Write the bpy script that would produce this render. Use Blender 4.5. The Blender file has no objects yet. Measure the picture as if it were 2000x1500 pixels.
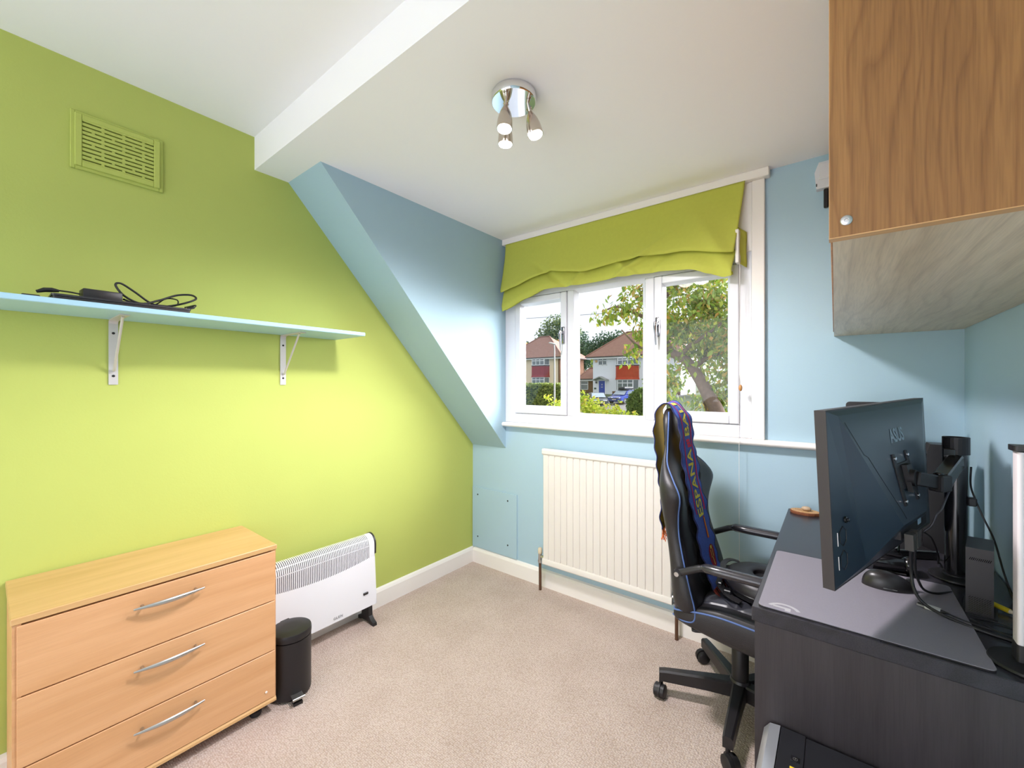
import bpy, bmesh, math, random
from mathutils import Vector, Matrix, Euler
sc = bpy.context.scene
C = sc.collection
PI = math.pi

# ------------------------------------------------------------------ camera
cam_d = bpy.data.cameras.new('camera')
cam = bpy.data.objects.new('camera', cam_d); C.objects.link(cam)
cam.location = (0, 0, 1.25)
cam.rotation_euler = (PI / 2, 0, math.radians(37.956))
cam_d.sensor_width = 36.0
cam_d.lens = 36.0 * 807.84 / 2000
cam_d.shift_y = 0.0012
cam_d.clip_start = 0.02; cam_d.clip_end = 400
sc.camera = cam

# ------------------------------------------------------------------ world: bright overcast sky
w = bpy.data.worlds.new('sky'); sc.world = w; w.use_nodes = True
nt = w.node_tree; nt.nodes.clear()
o_ = nt.nodes.new('ShaderNodeOutputWorld'); bg = nt.nodes.new('ShaderNodeBackground')
tc = nt.nodes.new('ShaderNodeTexCoord'); nz = nt.nodes.new('ShaderNodeTexNoise'); rp = nt.nodes.new('ShaderNodeValToRGB')
mp = nt.nodes.new('ShaderNodeMapping'); mp.inputs['Scale'].default_value = (1, 1, 3)
nz.inputs['Scale'].default_value = 2.6; nz.inputs['Detail'].default_value = 5
rp.color_ramp.elements[0].position = .35; rp.color_ramp.elements[0].color = (.74, .80, .90, 1)
rp.color_ramp.elements[1].position = .68; rp.color_ramp.elements[1].color = (.95, .97, 1, 1)
nt.links.new(tc.outputs['Generated'], mp.inputs[0]); nt.links.new(mp.outputs[0], nz.inputs['Vector'])
nt.links.new(nz.outputs['Fac'], rp.inputs[0]); nt.links.new(rp.outputs[0], bg.inputs[0])
SKY = .90
bg.inputs[1].default_value = SKY
nt.links.new(bg.outputs[0], o_.inputs[0])

# ------------------------------------------------------------------ light and exposure
REAR_FILL_W = 30.0      # added fill light behind the camera, no such source known
SPOT_W = 27.0         # each of the three ceiling spots
def area(name, loc, rot, sx, sy, watts, col=(1, 1, 1), portal=False):
    l = bpy.data.lights.new(name, 'AREA'); l.shape = 'RECTANGLE'; l.size = sx; l.size_y = sy
    l.energy = watts; l.color = col
    if portal: l.cycles.is_portal = True
    o = bpy.data.objects.new(name, l); C.objects.link(o); o.location = loc; o.rotation_euler = rot
    return o
area('rear_fill_light', (-0.86, -1.58, 1.10), (PI / 2, 0, PI), 2.0, 2.0, REAR_FILL_W, (.90, .92, 1))  # unseen fill lamp, added to lift and soften the room light
area('window_portal', (-1.0, 2.30, 1.45), (-PI / 2, 0, 0), 1.42, 0.9, 1, portal=True)
sun_d = bpy.data.lights.new('hazy_sun', 'SUN'); sun_d.energy = 15.0; sun_d.angle = math.radians(66); sun_d.color = (.93, .95, 1)
sun = bpy.data.objects.new('hazy_sun', sun_d); C.objects.link(sun); sun.location = (2, 6, 6)
sun.rotation_euler = Vector((-1.0, -1, -.36)).to_track_quat('-Z', 'Y').to_euler()
sc.view_settings.view_transform = 'Standard'; sc.view_settings.look = 'None'
sc.view_settings.exposure = 0.60; sc.view_settings.gamma = 1.0; sc.view_settings.use_curve_mapping = False
sc.cycles.use_denoising = True
sc.cycles.max_bounces = 8; sc.cycles.diffuse_bounces = 5; sc.cycles.use_adaptive_sampling = True; sc.cycles.adaptive_threshold = .03; sc.cycles.glossy_bounces = 4
sc.cycles.transparent_max_bounces = 12; sc.cycles.sample_clamp_indirect = 8
sc.cycles.caustics_reflective = False; sc.cycles.caustics_refractive = False

# ------------------------------------------------------------------ helpers
LOC = {}
def lin(c):
    c = c / 255.0
    return c / 12.92 if c <= .04045 else ((c + .055) / 1.055) ** 2.4
def rgb(r, g, b): return (lin(r), lin(g), lin(b), 1)

class MB:
    """collects geometry for one mesh"""
    def __init__(s): s.v = []; s.f = []
    def add(s, vs, fs):
        n = len(s.v); s.v += [tuple(v) for v in vs]; s.f += [tuple(i + n for i in f) for f in fs]; return s
    def bm(s, b):
        b.verts.ensure_lookup_table(); b.verts.index_update()
        s.add([v.co[:] for v in b.verts], [[v.index for v in f.verts] for f in b.faces]); b.free(); return s
    def box(s, x0, x1, y0, y1, z0, z1, bev=0, seg=1, M=None):
        b = bmesh.new(); bmesh.ops.create_cube(b, size=1)
        for v in b.verts:
            v.co = Vector(((x0 + x1) / 2 + v.co.x * (x1 - x0), (y0 + y1) / 2 + v.co.y * (y1 - y0), (z0 + z1) / 2 + v.co.z * (z1 - z0)))
        if bev: bmesh.ops.bevel(b, geom=b.edges[:], offset=bev, segments=seg, affect='EDGES', profile=.5)
        if M is not None: b.transform(M)
        return s.bm(b)
    def rbox(s, x0, x1, y0, y1, z0, z1, r, seg=4, axis='z', bev=0):
        """box whose four edges along one axis are rounded"""
        ring = []
        a = {'z': (x0, x1, y0, y1), 'y': (x0, x1, z0, z1), 'x': (y0, y1, z0, z1)}[axis]
        for cx, cy, a0 in ((a[1] - r, a[3] - r, 0), (a[0] + r, a[3] - r, PI / 2), (a[0] + r, a[2] + r, PI), (a[1] - r, a[2] + r, 1.5 * PI)):
            for k in range(seg + 1):
                t = a0 + k * PI / 2 / seg; ring.append((cx + r * math.cos(t), cy + r * math.sin(t)))
        lo, hi = {'z': (z0, z1), 'y': (y0, y1), 'x': (x0, x1)}[axis]
        return s.prism(ring, axis, lo, hi)
    def prism(s, poly, axis, lo, hi):
        def p(q, h): return {'z': (q[0], q[1], h), 'y': (q[0], h, q[1]), 'x': (h, q[0], q[1])}[axis]
        n = len(poly)
        vs = [p(q, lo) for q in poly] + [p(q, hi) for q in poly]
        fs = [(i, (i + 1) % n, n + (i + 1) % n, n + i) for i in range(n)] + [tuple(range(n))[::-1], tuple(range(n, 2 * n))]
        return s.add(vs, fs)
    def tube(s, pts, r, n=8, caps=True, flat=None):
        """round tube along points; r a number or a list"""
        pts = [Vector(p) for p in pts]; m = len(pts)
        rs = r if isinstance(r, (list, tuple)) else [r] * m
        vs = []; up = None
        for i, p in enumerate(pts):
            d = (pts[min(i + 1, m - 1)] - pts[max(i - 1, 0)]).normalized()
            if up is None:
                up = Vector((0, 0, 1)) if abs(d.z) < .9 else Vector((1, 0, 0))
            a = d.cross(up)
            if a.length < 1e-6: a = d.orthogonal()
            a.normalize(); b = a.cross(d).normalized(); up = b
            for k in range(n):
                t = 2 * PI * k / n
                q = a * math.cos(t) * rs[i] + b * math.sin(t) * rs[i] * (flat or 1)
                vs.append(p + q)
        fs = [(i * n + k, i * n + (k + 1) % n, (i + 1) * n + (k + 1) % n, (i + 1) * n + k) for i in range(m - 1) for k in range(n)]
        if caps: fs += [tuple(range(n))[::-1], tuple(range((m - 1) * n, m * n))]
        return s.add(vs, fs)
    def cyl(s, p0, p1, r0, r1=None, n=20): return s.tube([p0, p1], [r0, r0 if r1 is None else r1], n)
    def lathe(s, prof, n=24, c=(0, 0, 0), M=None):
        """profile [(r,z)] spun about z"""
        vs = []; m = len(prof)
        for r, z in prof:
            for k in range(n):
                t = 2 * PI * k / n; vs.append(Vector((r * math.cos(t), r * math.sin(t), z)))
        if M is not None: vs = [M @ v for v in vs]
        vs = [v + Vector(c) for v in vs]
        fs = [(i * n + k, i * n + (k + 1) % n, (i + 1) * n + (k + 1) % n, (i + 1) * n + k) for i in range(m - 1) for k in range(n)]
        fs += [tuple(range(n))[::-1], tuple(range((m - 1) * n, m * n))]
        return s.add(vs, fs)
    def grid(s, fn, nu, nv, closed=False):
        vs = [fn(i / (nu - 1), j / (nv - 1)) for i in range(nu) for j in range(nv)]
        fs = [(i * nv + j, (i + 1) * nv + j, (i + 1) * nv + j + 1, i * nv + j + 1) for i in range(nu - 1) for j in range(nv - 1)]
        return s.add(vs, fs)
    def sphere(s, c, rx, ry=None, rz=None, n=16, m=10):
        ry = ry or rx; rz = rz or rx
        vs = []
        for i in range(m + 1):
            a = PI * i / m
            for k in range(n):
                t = 2 * PI * k / n
                vs.append((c[0] + rx * math.sin(a) * math.cos(t), c[1] + ry * math.sin(a) * math.sin(t), c[2] + rz * math.cos(a)))
        fs = [(i * n + k, (i + 1) * n + k, (i + 1) * n + (k + 1) % n, i * n + (k + 1) % n) for i in range(m) for k in range(n)]
        return s.add(vs, fs)
    def loft(s, rings, caps=True):
        n = len(rings[0]); base = [p for r in rings for p in r]; m = len(rings)
        fs = [(i * n + k, i * n + (k + 1) % n, (i + 1) * n + (k + 1) % n, (i + 1) * n + k) for i in range(m - 1) for k in range(n)]
        if caps: fs += [tuple(range(n))[::-1], tuple(range((m - 1) * n, m * n))]
        return s.add(base, fs)
    def move(s, M): s.v = [tuple(M @ Vector(v)) for v in s.v]; return s

def obj(name, mb, mat, parent=None, smooth=0, origin=None, kind=None, sub=0, solid=0, label=None):
    """link one mesh object; coordinates are given in world space"""
    if parent is not None:
        org = LOC.get(parent.name, Vector((0, 0, 0)))
    elif origin is not None: org = Vector(origin)
    else:
        xs = [v[0] for v in mb.v]; ys = [v[1] for v in mb.v]; zs = [v[2] for v in mb.v]
        org = Vector(((min(xs) + max(xs)) / 2, (min(ys) + max(ys)) / 2, min(zs)))
    me = bpy.data.meshes.new(name)
    me.from_pydata([(v[0] - org.x, v[1] - org.y, v[2] - org.z) for v in mb.v], [], mb.f)
    b = bmesh.new(); b.from_mesh(me); bmesh.ops.recalc_face_normals(b, faces=b.faces); b.to_mesh(me); b.free()
    if smooth:
        me.polygons.foreach_set('use_smooth', [True] * len(me.polygons))
        me.set_sharp_from_angle(angle=math.radians(smooth))
    me.materials.append(mat); me.update()
    o = bpy.data.objects.new(name, me); C.objects.link(o)
    if parent is not None: o.parent = parent
    else: o.location = org
    LOC[o.name] = org
    if solid:
        m = o.modifiers.new('thickness', 'SOLIDIFY'); m.thickness = solid; m.offset = 0
    if sub:
        m = o.modifiers.new('smooth', 'SUBSURF'); m.levels = sub; m.render_levels = sub
    if kind: o['kind'] = kind
    if label: o['label'] = label
    return o
def thing(name, label, cat, loc, group=None, kind=None):
    o = bpy.data.objects.new(name, None); C.objects.link(o); o.location = loc; o.empty_display_size = .05
    LOC[o.name] = Vector(loc)
    tag(o, label, cat, group, kind); return o
def tag(o, label=None, cat=None, group=None, kind=None):
    if label: o['label'] = label
    if cat: o['category'] = cat
    if group: o['group'] = group
    if kind: o['kind'] = kind
    return o
def struct(name, mb, mat, smooth=0): return obj(name, mb, mat, kind='structure', smooth=smooth)

def text_mesh(txt, size, shear=0, bold=0, space=1):
    cu = bpy.data.curves.new('t', 'FONT'); cu.body = txt; cu.size = size; cu.shear = shear; cu.offset = bold
    cu.align_x = 'CENTER'; cu.align_y = 'CENTER'; cu.space_character = space; cu.resolution_u = 3
    ob = bpy.data.objects.new('t', cu); C.objects.link(ob)
    dg = bpy.context.evaluated_depsgraph_get(); ev = ob.evaluated_get(dg); me = ev.to_mesh()
    vs = [v.co[:] for v in me.vertices]; fs = [tuple(p.vertices) for p in me.polygons]
    ev.to_mesh_clear(); bpy.data.objects.remove(ob); bpy.data.curves.remove(cu)
    return vs, fs

# ------------------------------------------------------------------ materials
def mat(name, col, rough=.5, metal=0, spec=.5, noise=0, nscale=20, bump=0, bscale=80, emit=0, coat=0, sheen=0, transl=0):
    m = bpy.data.materials.new(name); m.use_nodes = True; t = m.node_tree; p = t.nodes['Principled BSDF']
    p.inputs['Base Color'].default_value = col; p.inputs['Roughness'].default_value = rough
    p.inputs['Metallic'].default_value = metal; p.inputs['Specular IOR Level'].default_value = spec
    if coat: p.inputs['Coat Weight'].default_value = coat; p.inputs['Coat Roughness'].default_value = .15
    if sheen: p.inputs['Sheen Weight'].default_value = sheen
    if emit:
        p.inputs['Emission Color'].default_value = col; p.inputs['Emission Strength'].default_value = emit
    if noise or bump:
        co = t.nodes.new('ShaderNodeTexCoord')
    if noise:
        n = t.nodes.new('ShaderNodeTexNoise'); n.inputs['Scale'].default_value = nscale; n.inputs['Detail'].default_value = 4
        t.links.new(co.outputs['Object'], n.inputs['Vector'])
        x = t.nodes.new('ShaderNodeMix'); x.data_type = 'RGBA'
        x.inputs['A'].default_value = tuple(c * (1 - noise) for c in col[:3]) + (1,)
        x.inputs['B'].default_value = tuple(min(1, c * (1 + noise)) for c in col[:3]) + (1,)
        t.links.new(n.outputs['Fac'], x.inputs['Factor']); t.links.new(x.outputs['Result'], p.inputs['Base Color'])
    if bump:
        n2 = t.nodes.new('ShaderNodeTexNoise'); n2.inputs['Scale'].default_value = bscale; n2.inputs['Detail'].default_value = 3
        t.links.new(co.outputs['Object'], n2.inputs['Vector'])
        bp = t.nodes.new('ShaderNodeBump'); bp.inputs['Strength'].default_value = bump; bp.inputs['Distance'].default_value = .002
        t.links.new(n2.outputs['Fac'], bp.inputs['Height']); t.links.new(bp.outputs[0], p.inputs['Normal'])
    if transl:
        tr = t.nodes.new('ShaderNodeBsdfTranslucent'); tr.inputs[0].default_value = col
        mx = t.nodes.new('ShaderNodeMixShader'); mx.inputs[0].default_value = transl
        t.links.new(p.outputs[0], mx.inputs[1]); t.links.new(tr.outputs[0], mx.inputs[2])
        t.links.new(mx.outputs[0], t.nodes['Material Output'].inputs[0])
    return m
def wood(name, c1, c2, along, across, rough=.4, scale=1.0, lines=0, dark=None, pore=.15):
    """grain running along one axis; lines adds thin dark growth lines that wander"""
    m = bpy.data.materials.new(name); m.use_nodes = True; t = m.node_tree; p = t.nodes['Principled BSDF']
    N = t.nodes.new; L = t.links.new
    co = N('ShaderNodeTexCoord'); mp = N('ShaderNodeMapping'); s = [22, 22, 22]
    s['xyz'.index(along)] = 1.6; mp.inputs['Scale'].default_value = [k * scale for k in s]
    L(co.outputs['Object'], mp.inputs[0])
    n0 = N('ShaderNodeTexNoise'); n0.inputs['Scale'].default_value = 1; n0.inputs['Detail'].default_value = 4; n0.inputs['Distortion'].default_value = .6
    L(mp.outputs[0], n0.inputs['Vector'])
    r = N('ShaderNodeValToRGB'); r.color_ramp.elements[0].color = c1; r.color_ramp.elements[1].color = c2
    r.color_ramp.elements[0].position = .32; r.color_ramp.elements[1].position = .68
    L(n0.outputs['Fac'], r.inputs[0]); col = r.outputs[0]
    if lines:
        mpw = N('ShaderNodeMapping'); sw = [1, 1, 1]; sw['xyz'.index(along)] = .22; mpw.inputs['Scale'].default_value = sw
        L(co.outputs['Object'], mpw.inputs[0])
        nw = N('ShaderNodeTexNoise'); nw.inputs['Scale'].default_value = 7; nw.inputs['Detail'].default_value = 3; L(mpw.outputs[0], nw.inputs['Vector'])
        sep = N('ShaderNodeSeparateXYZ'); L(co.outputs['Object'], sep.inputs[0])
        ma = N('ShaderNodeMath'); ma.operation = 'MULTIPLY_ADD'; L(nw.outputs['Fac'], ma.inputs[0]); ma.inputs[1].default_value = .16
        L(sep.outputs['XYZ'.index(across.upper())], ma.inputs[2])
        mu = N('ShaderNodeMath'); mu.operation = 'MULTIPLY'; mu.inputs[1].default_value = lines; L(ma.outputs[0], mu.inputs[0])
        fr = N('ShaderNodeMath'); fr.operation = 'FRACT'; L(mu.outputs[0], fr.inputs[0])
        r3 = N('ShaderNodeValToRGB'); e = r3.color_ramp.elements; e[0].position = 0; e[0].color = (.62, .55, .5, 1); e[1].position = .28; e[1].color = (1, 1, 1, 1)
        q = e.new(.86); q.color = (1, 1, 1, 1); q = e.new(1.0); q.color = (.7, .64, .6, 1)
        L(fr.outputs[0], r3.inputs[0])
        x0 = N('ShaderNodeMix'); x0.data_type = 'RGBA'; x0.blend_type = 'MULTIPLY'; x0.inputs['Factor'].default_value = dark or .6
        L(col, x0.inputs['A']); L(r3.outputs[0], x0.inputs['B']); col = x0.outputs['Result']
    mp2 = N('ShaderNodeMapping'); s2 = [420, 420, 420]; s2['xyz'.index(along)] = 14; mp2.inputs['Scale'].default_value = s2
    L(co.outputs['Object'], mp2.inputs[0])
    n = N('ShaderNodeTexNoise'); n.inputs['Scale'].default_value = 1; n.inputs['Detail'].default_value = 2
    L(mp2.outputs[0], n.inputs['Vector'])
    r2 = N('ShaderNodeValToRGB'); r2.color_ramp.elements[0].position = .3; r2.color_ramp.elements[1].position = .6
    r2.color_ramp.elements[0].color = (1 - pore, 1 - pore, 1 - pore, 1); r2.color_ramp.elements[1].color = (1, 1, 1, 1)
    L(n.outputs['Fac'], r2.inputs[0])
    x = N('ShaderNodeMix'); x.data_type = 'RGBA'; x.blend_type = 'MULTIPLY'; x.inputs['Factor'].default_value = 1
    L(col, x.inputs['A']); L(r2.outputs[0], x.inputs['B']); L(x.outputs['Result'], p.inputs['Base Color'])
    bp = N('ShaderNodeBump'); bp.inputs['Strength'].default_value = .15; bp.inputs['Distance'].default_value = .0005
    L(n.outputs['Fac'], bp.inputs['Height']); L(bp.outputs[0], p.inputs['Normal'])
    p.inputs['Roughness'].default_value = rough; p.inputs['Specular IOR Level'].default_value = .4
    return m
def leafmat(name, cols, transl=.25):
    m = bpy.data.materials.new(name); m.use_nodes = True; t = m.node_tree; p = t.nodes['Principled BSDF']
    g = t.nodes.new('ShaderNodeNewGeometry'); oi = t.nodes.new('ShaderNodeObjectInfo'); ad = t.nodes.new('ShaderNodeMath'); fr = t.nodes.new('ShaderNodeMath')
    ad.operation = 'ADD'; fr.operation = 'FRACT'
    t.links.new(g.outputs['Random Per Island'], ad.inputs[0]); t.links.new(oi.outputs['Random'], ad.inputs[1]); t.links.new(ad.outputs[0], fr.inputs[0])
    r = t.nodes.new('ShaderNodeValToRGB'); e = r.color_ramp.elements
    e[0].color = cols[0]; e[0].position = 0
    e[1].color = cols[-1]; e[1].position = 1
    for i, c in enumerate(cols[1:-1]): q = e.new((i + 1) / (len(cols) - 1)); q.color = c
    t.links.new(fr.outputs[0], r.inputs[0]); t.links.new(r.outputs[0], p.inputs['Base Color'])
    p.inputs['Roughness'].default_value = .55
    tr = t.nodes.new('ShaderNodeBsdfTranslucent'); t.links.new(r.outputs[0], tr.inputs[0])
    mx = t.nodes.new('ShaderNodeMixShader'); mx.inputs[0].default_value = transl
    t.links.new(p.outputs[0], mx.inputs[1]); t.links.new(tr.outputs[0], mx.inputs[2])
    t.links.new(mx.outputs[0], t.nodes['Material Output'].inputs[0])
    return m
def glassmat(name, refl=.05, tint=(1, 1, 1, 1)):
    m = bpy.data.materials.new(name); m.use_nodes = True; t = m.node_tree; t.nodes.remove(t.nodes['Principled BSDF'])
    tr = t.nodes.new('ShaderNodeBsdfTransparent'); tr.inputs[0].default_value = tint
    gl = t.nodes.new('ShaderNodeBsdfGlossy'); gl.inputs['Roughness'].default_value = .02
    mx = t.nodes.new('ShaderNodeMixShader'); mx.inputs[0].default_value = refl
    t.links.new(tr.outputs[0], mx.inputs[1]); t.links.new(gl.outputs[0], mx.inputs[2])
    t.links.new(mx.outputs[0], t.nodes['Material Output'].inputs[0])
    return m
def carpetmat():
    m = bpy.data.materials.new('woven loop carpet'); m.use_nodes = True; t = m.node_tree; p = t.nodes['Principled BSDF']
    N = t.nodes.new; L = t.links.new
    co = N('ShaderNodeTexCoord'); mp = N('ShaderNodeMapping'); mp.inputs['Scale'].default_value = (120, 165, 110)
    L(co.outputs['Object'], mp.inputs[0])
    v = N('ShaderNodeTexVoronoi'); v.inputs['Scale'].default_value = 1; v.inputs['Randomness'].default_value = .55
    L(mp.outputs[0], v.inputs['Vector'])
    n = N('ShaderNodeTexNoise'); n.inputs['Scale'].default_value = 6; n.inputs['Detail'].default_value = 6; L(co.outputs['Object'], n.inputs['Vector'])
    r = N('ShaderNodeValToRGB'); e = r.color_ramp.elements
    e[0].position = .05; e[0].color = rgb(220, 205, 196); e[1].position = .75; e[1].color = rgb(186, 166, 153)
    L(v.outputs['Distance'], r.inputs[0])
    x = N('ShaderNodeMix'); x.data_type = 'RGBA'; x.blend_type = 'MULTIPLY'; x.inputs['Factor'].default_value = .5
    r2 = N('ShaderNodeValToRGB'); r2.color_ramp.elements[0].color = (.8, .77, .74, 1); r2.color_ramp.elements[1].color = (1, 1, 1, 1)
    r2.color_ramp.elements[0].position = .3; r2.color_ramp.elements[1].position = .65
    L(n.outputs['Fac'], r2.inputs[0]); L(r.outputs[0], x.inputs['A']); L(r2.outputs[0], x.inputs['B']); L(x.outputs['Result'], p.inputs['Base Color'])
    b = N('ShaderNodeBump'); b.invert = True; b.inputs['Strength'].default_value = .7; b.inputs['Distance'].default_value = .006
    L(v.outputs['Distance'], b.inputs['Height']); L(b.outputs[0], p.inputs['Normal'])
    p.inputs['Roughness'].default_value = 1; p.inputs['Specular IOR Level'].default_value = .1
    return m

GREEN = mat('lime green emulsion', rgb(183, 193, 102), .75, spec=.25, noise=.03, nscale=5, bump=.12, bscale=160)
BLUE = mat('sky blue emulsion', rgb(168, 196, 209), .5, spec=.3, noise=.03, nscale=4, bump=.12, bscale=120)
WHITE = mat('white ceiling emulsion', rgb(247, 246, 248), .85, spec=.2, bump=.06, bscale=90)
GLOSSW = mat('white gloss paint', rgb(238, 234, 228), .35, noise=.02, nscale=6)
UPVC = mat('white upvc', rgb(220, 221, 226), .3)
CARPET = carpetmat()
BEECH = wood('beech effect laminate', rgb(208, 156, 108), rgb(220, 170, 124), 'y', 'z', .42, pore=.05)
BEECHT = wood('beech effect laminate top', rgb(200, 158, 104), rgb(214, 172, 120), 'y', 'x', .35, pore=.05)
OAK = wood('oak effect board', rgb(142, 97, 52), rgb(160, 113, 64), 'z', 'x', .5, lines=62, dark=.55, pore=.22)
OAKE = wood('oak edge strip', rgb(196, 149, 98), rgb(212, 166, 115), 'x', 'z', .45, pore=.08)
OAKB = wood('pale oak underside board', rgb(206, 184, 154), rgb(226, 206, 178), 'y', 'x', .35, lines=26, dark=.35, pore=.14)
DARK = wood('black brown laminate', rgb(58, 52, 55), rgb(66, 60, 63), 'z', 'x', .36, pore=.16)
DARKT = wood('black brown laminate top', rgb(46, 44, 49), rgb(58, 56, 63), 'y', 'x', .27, pore=.25)
CHROMED = mat('chrome handle', rgb(150, 150, 156), .12, 1)
STEEL = mat('brushed nickel', rgb(196, 194, 192), .32, 1)
CHROME = mat('polished chrome', rgb(225, 225, 228), .06, 1)
NICKEL = mat('satin nickel spot', rgb(206, 196, 186), .22, 1)
GREYM = mat('grey painted steel', rgb(206, 202, 200), .4, .3)
BLACKP = mat('black plastic', rgb(34, 32, 34), .42)
BLACKG = mat('gloss black plastic', rgb(22, 21, 24), .18, coat=.3)
BLACKM = mat('black powder coat', rgb(30, 28, 30), .5, .2)
LEATH = mat('black faux leather', rgb(36, 34, 37), .42, noise=.08, nscale=30, bump=.25, bscale=400)
MESHF = mat('black fabric', rgb(24, 24, 28), .8, bump=.3, bscale=500)
PIPING = mat('blue piping', rgb(78, 104, 158), .55)
COPPER = mat('old copper pipe', rgb(112, 84, 66), .45, .7)
CREAM = mat('cream plastic', rgb(214, 200, 172), .45)
GLASS = glassmat('clear glass', .02)
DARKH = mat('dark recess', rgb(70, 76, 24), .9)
# ------------------------------------------------------------------ room shell
XL, YW, XR, ZC, ZD, YB = -2.04, 2.16, 0.366, 2.356, 2.21, -1.60
struct('wall_left', MB().box(XL - .12, XL, YB - .1, YW + .14, -.05, 2.5), GREEN)
struct('wall_right', MB().box(XR, XR + .12, YB - .1, YW + .14, -.05, 2.5), BLUE)
# wall with the window: below sill, pier on the right, strip on the left, lintel
wf = MB()
wf.box(XL, XR, YW, YW + .14, -.05, .985)
wf.box(-.30, XR, YW, YW + .14, .985, 2.5)
wf.box(XL, -1.715, YW, YW + .14, .985, 2.5)
wf.box(-1.715, -.30, YW, YW + .14, 1.87, 2.5)
struct('wall_front', wf, BLUE)
# wall behind the camera with a made-up opening that holds the added fill light
wb = MB()
wb.box(XL, -1.90, YB - .1, YB, -.05, 2.5); wb.box(.18, XR, YB - .1, YB, -.05, 2.5); wb.box(-1.90, .18, YB - .1, YB, 2.13, 2.5)
wb.box(-1.90, .18, YB - .1, YB - .06, -.05, 2.13)
struct('wall_back', wb, WHITE)
struct('floor', MB().box(XL, XR, YB, YW, -.05, 0), CARPET)
struct('ceiling', MB().prism([(YB, ZC), (.748, ZC), (.748, ZD), (YW, ZD), (YW, 2.5), (YB, 2.5)], 'x', XL, XR), WHITE)
# sloping soffit and cheek beside the dormer
struct('wall_dormer', MB().prism([(.893, ZD), (YW, .828), (YW, ZD)], 'x', XL, -1.738), BLUE)
# baseboards with a chamfered top
def skirt(poly_axis, prof, lo, hi): return MB().prism(prof, poly_axis, lo, hi)
struct('baseboard_left', skirt('y', [(XL, 0), (XL + .018, 0), (XL + .018, .085), (XL + .012, .098), (XL, .104)], YB, YW), GLOSSW)
struct('baseboard_front', skirt('x', [(YW, 0), (YW - .018, 0), (YW - .018, .085), (YW - .012, .098), (YW, .104)], XL + .018, -.17), GLOSSW)
# window board running on as a rail to the far corner
prof = [(YW, .978), (YW - .030, .978), (YW - .040, .984), (YW - .043, .992), (YW - .040, 1.001), (YW - .032, 1.006), (YW, 1.006)]
struct('trim_1', MB().prism(prof, 'x', -1.738, XR), GLOSSW, 40)
struct('trim_2', MB().box(-.296, -.245, YW - .022, YW, 1.006, 2.172, .003), GLOSSW)            # architrave right of the window
struct('trim_3', MB().box(-1.736, -.226, YW - .045, YW, 2.172, ZD, .003), GLOSSW)             # batten over the blind
struct('trim_4', MB().box(-1.715, -.296, YW - .012, YW + .04, 1.86, 2.172, .002), GLOSSW)      # board above the window

# ------------------------------------------------------------------ window
win = thing('window_1', None, None, (-1.0, YW, 1.006), kind='structure')
F0, F1 = YW - .006, YW + .07      # frame depth
fr = MB()
fr.box(-1.738, -1.652, F0, F1, 1.006, 1.87, .004); fr.box(-.345, -.296, F0, F1, 1.006, 1.87, .004)
fr.box(-1.652, -.345, F0, F1, 1.006, 1.066, .004); fr.box(-1.652, -.345, F0, F1, 1.815, 1.87, .004)
fr.box(-1.262, -1.215, F0, F1, 1.066, 1.815, .004); fr.box(-.79, -.742, F0, F1, 1.066, 1.815, .004)
obj('frame', fr, UPVC, win, 30)
def rim(mb, x0, x1, z0, z1, w, y0, y1, b=.004):
    mb.box(x0, x0 + w, y0, y1, z0, z1, b); mb.box(x1 - w, x1, y0, y1, z0, z1, b)
    mb.box(x0 + w, x1 - w, y0, y1, z0, z0 + w, b); mb.box(x0 + w, x1 - w, y0, y1, z1 - w, z1, b); return mb
def bead(x0, x1, z0, z1, w=.012):
    m = MB()
    for (a, b_) in (((x0, z0), (x1, z0)), ((x1, z0), (x1, z1)), ((x1, z1), (x0, z1)), ((x0, z1), (x0, z0))):
        cx, cz = (x0 + x1) / 2, (z0 + z1) / 2
        i = lambda p: (p[0] + (w if p[0] < cx else -w), p[1] + (w if p[1] < cz else -w))
        a2, b2 = i(a), i(b_)
        m.add([(a[0], YW - .004, a[1]), (b_[0], YW - .004, b_[1]), (b2[0], YW + .02, b2[1]), (a2[0], YW + .02, a2[1])], [(0, 1, 2, 3)])
    return m
for k, (x0, x1, z0, z1, hinge) in enumerate(((-1.652, -1.262, 1.066, 1.815, 'l'), (-.742, -.345, 1.066, 1.815, 'r'))):
    s_ = obj('sash', rim(MB(), x0 + .003, x1 - .003, z0 + .003, z1 - .003, .040, YW - .012, YW + .055), UPVC, win, 30)
    obj('glazing_bead', bead(x0 + .043, x1 - .043, z0 + .043, z1 - .043), UPVC, s_)
    obj('pane', MB().box(x0 + .05, x1 - .05, YW + .018, YW + .024, z0 + .05, z1 - .05), GLASS, s_)
    hx = x1 - .022 if hinge == 'l' else x0 + .022
    h = MB().box(hx - .011, hx + .011, YW - .024, YW - .012, 1.50, 1.60, .004, 2)
    h.cyl((hx, YW - .024, 1.565), (hx, YW - .045, 1.565), .012, n=14)
    h.tube([(hx, YW - .045, 1.572), (hx - .002, YW - .050, 1.55), (hx + .002, YW - .052, 1.51), (hx + .002, YW - .046, 1.455)], [.011, .011, .008, .006], 10, flat=.8)
    obj('handle', h, CHROMED, s_, 50, label='chrome casement window handle')
obj('glazing_bead', bead(-1.215, -.79, 1.066, 1.815, .02), UPVC, win)
obj('pane', MB().box(-1.197, -.808, YW + .018, YW + .024, 1.084, 1.797), GLASS, win)
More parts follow.
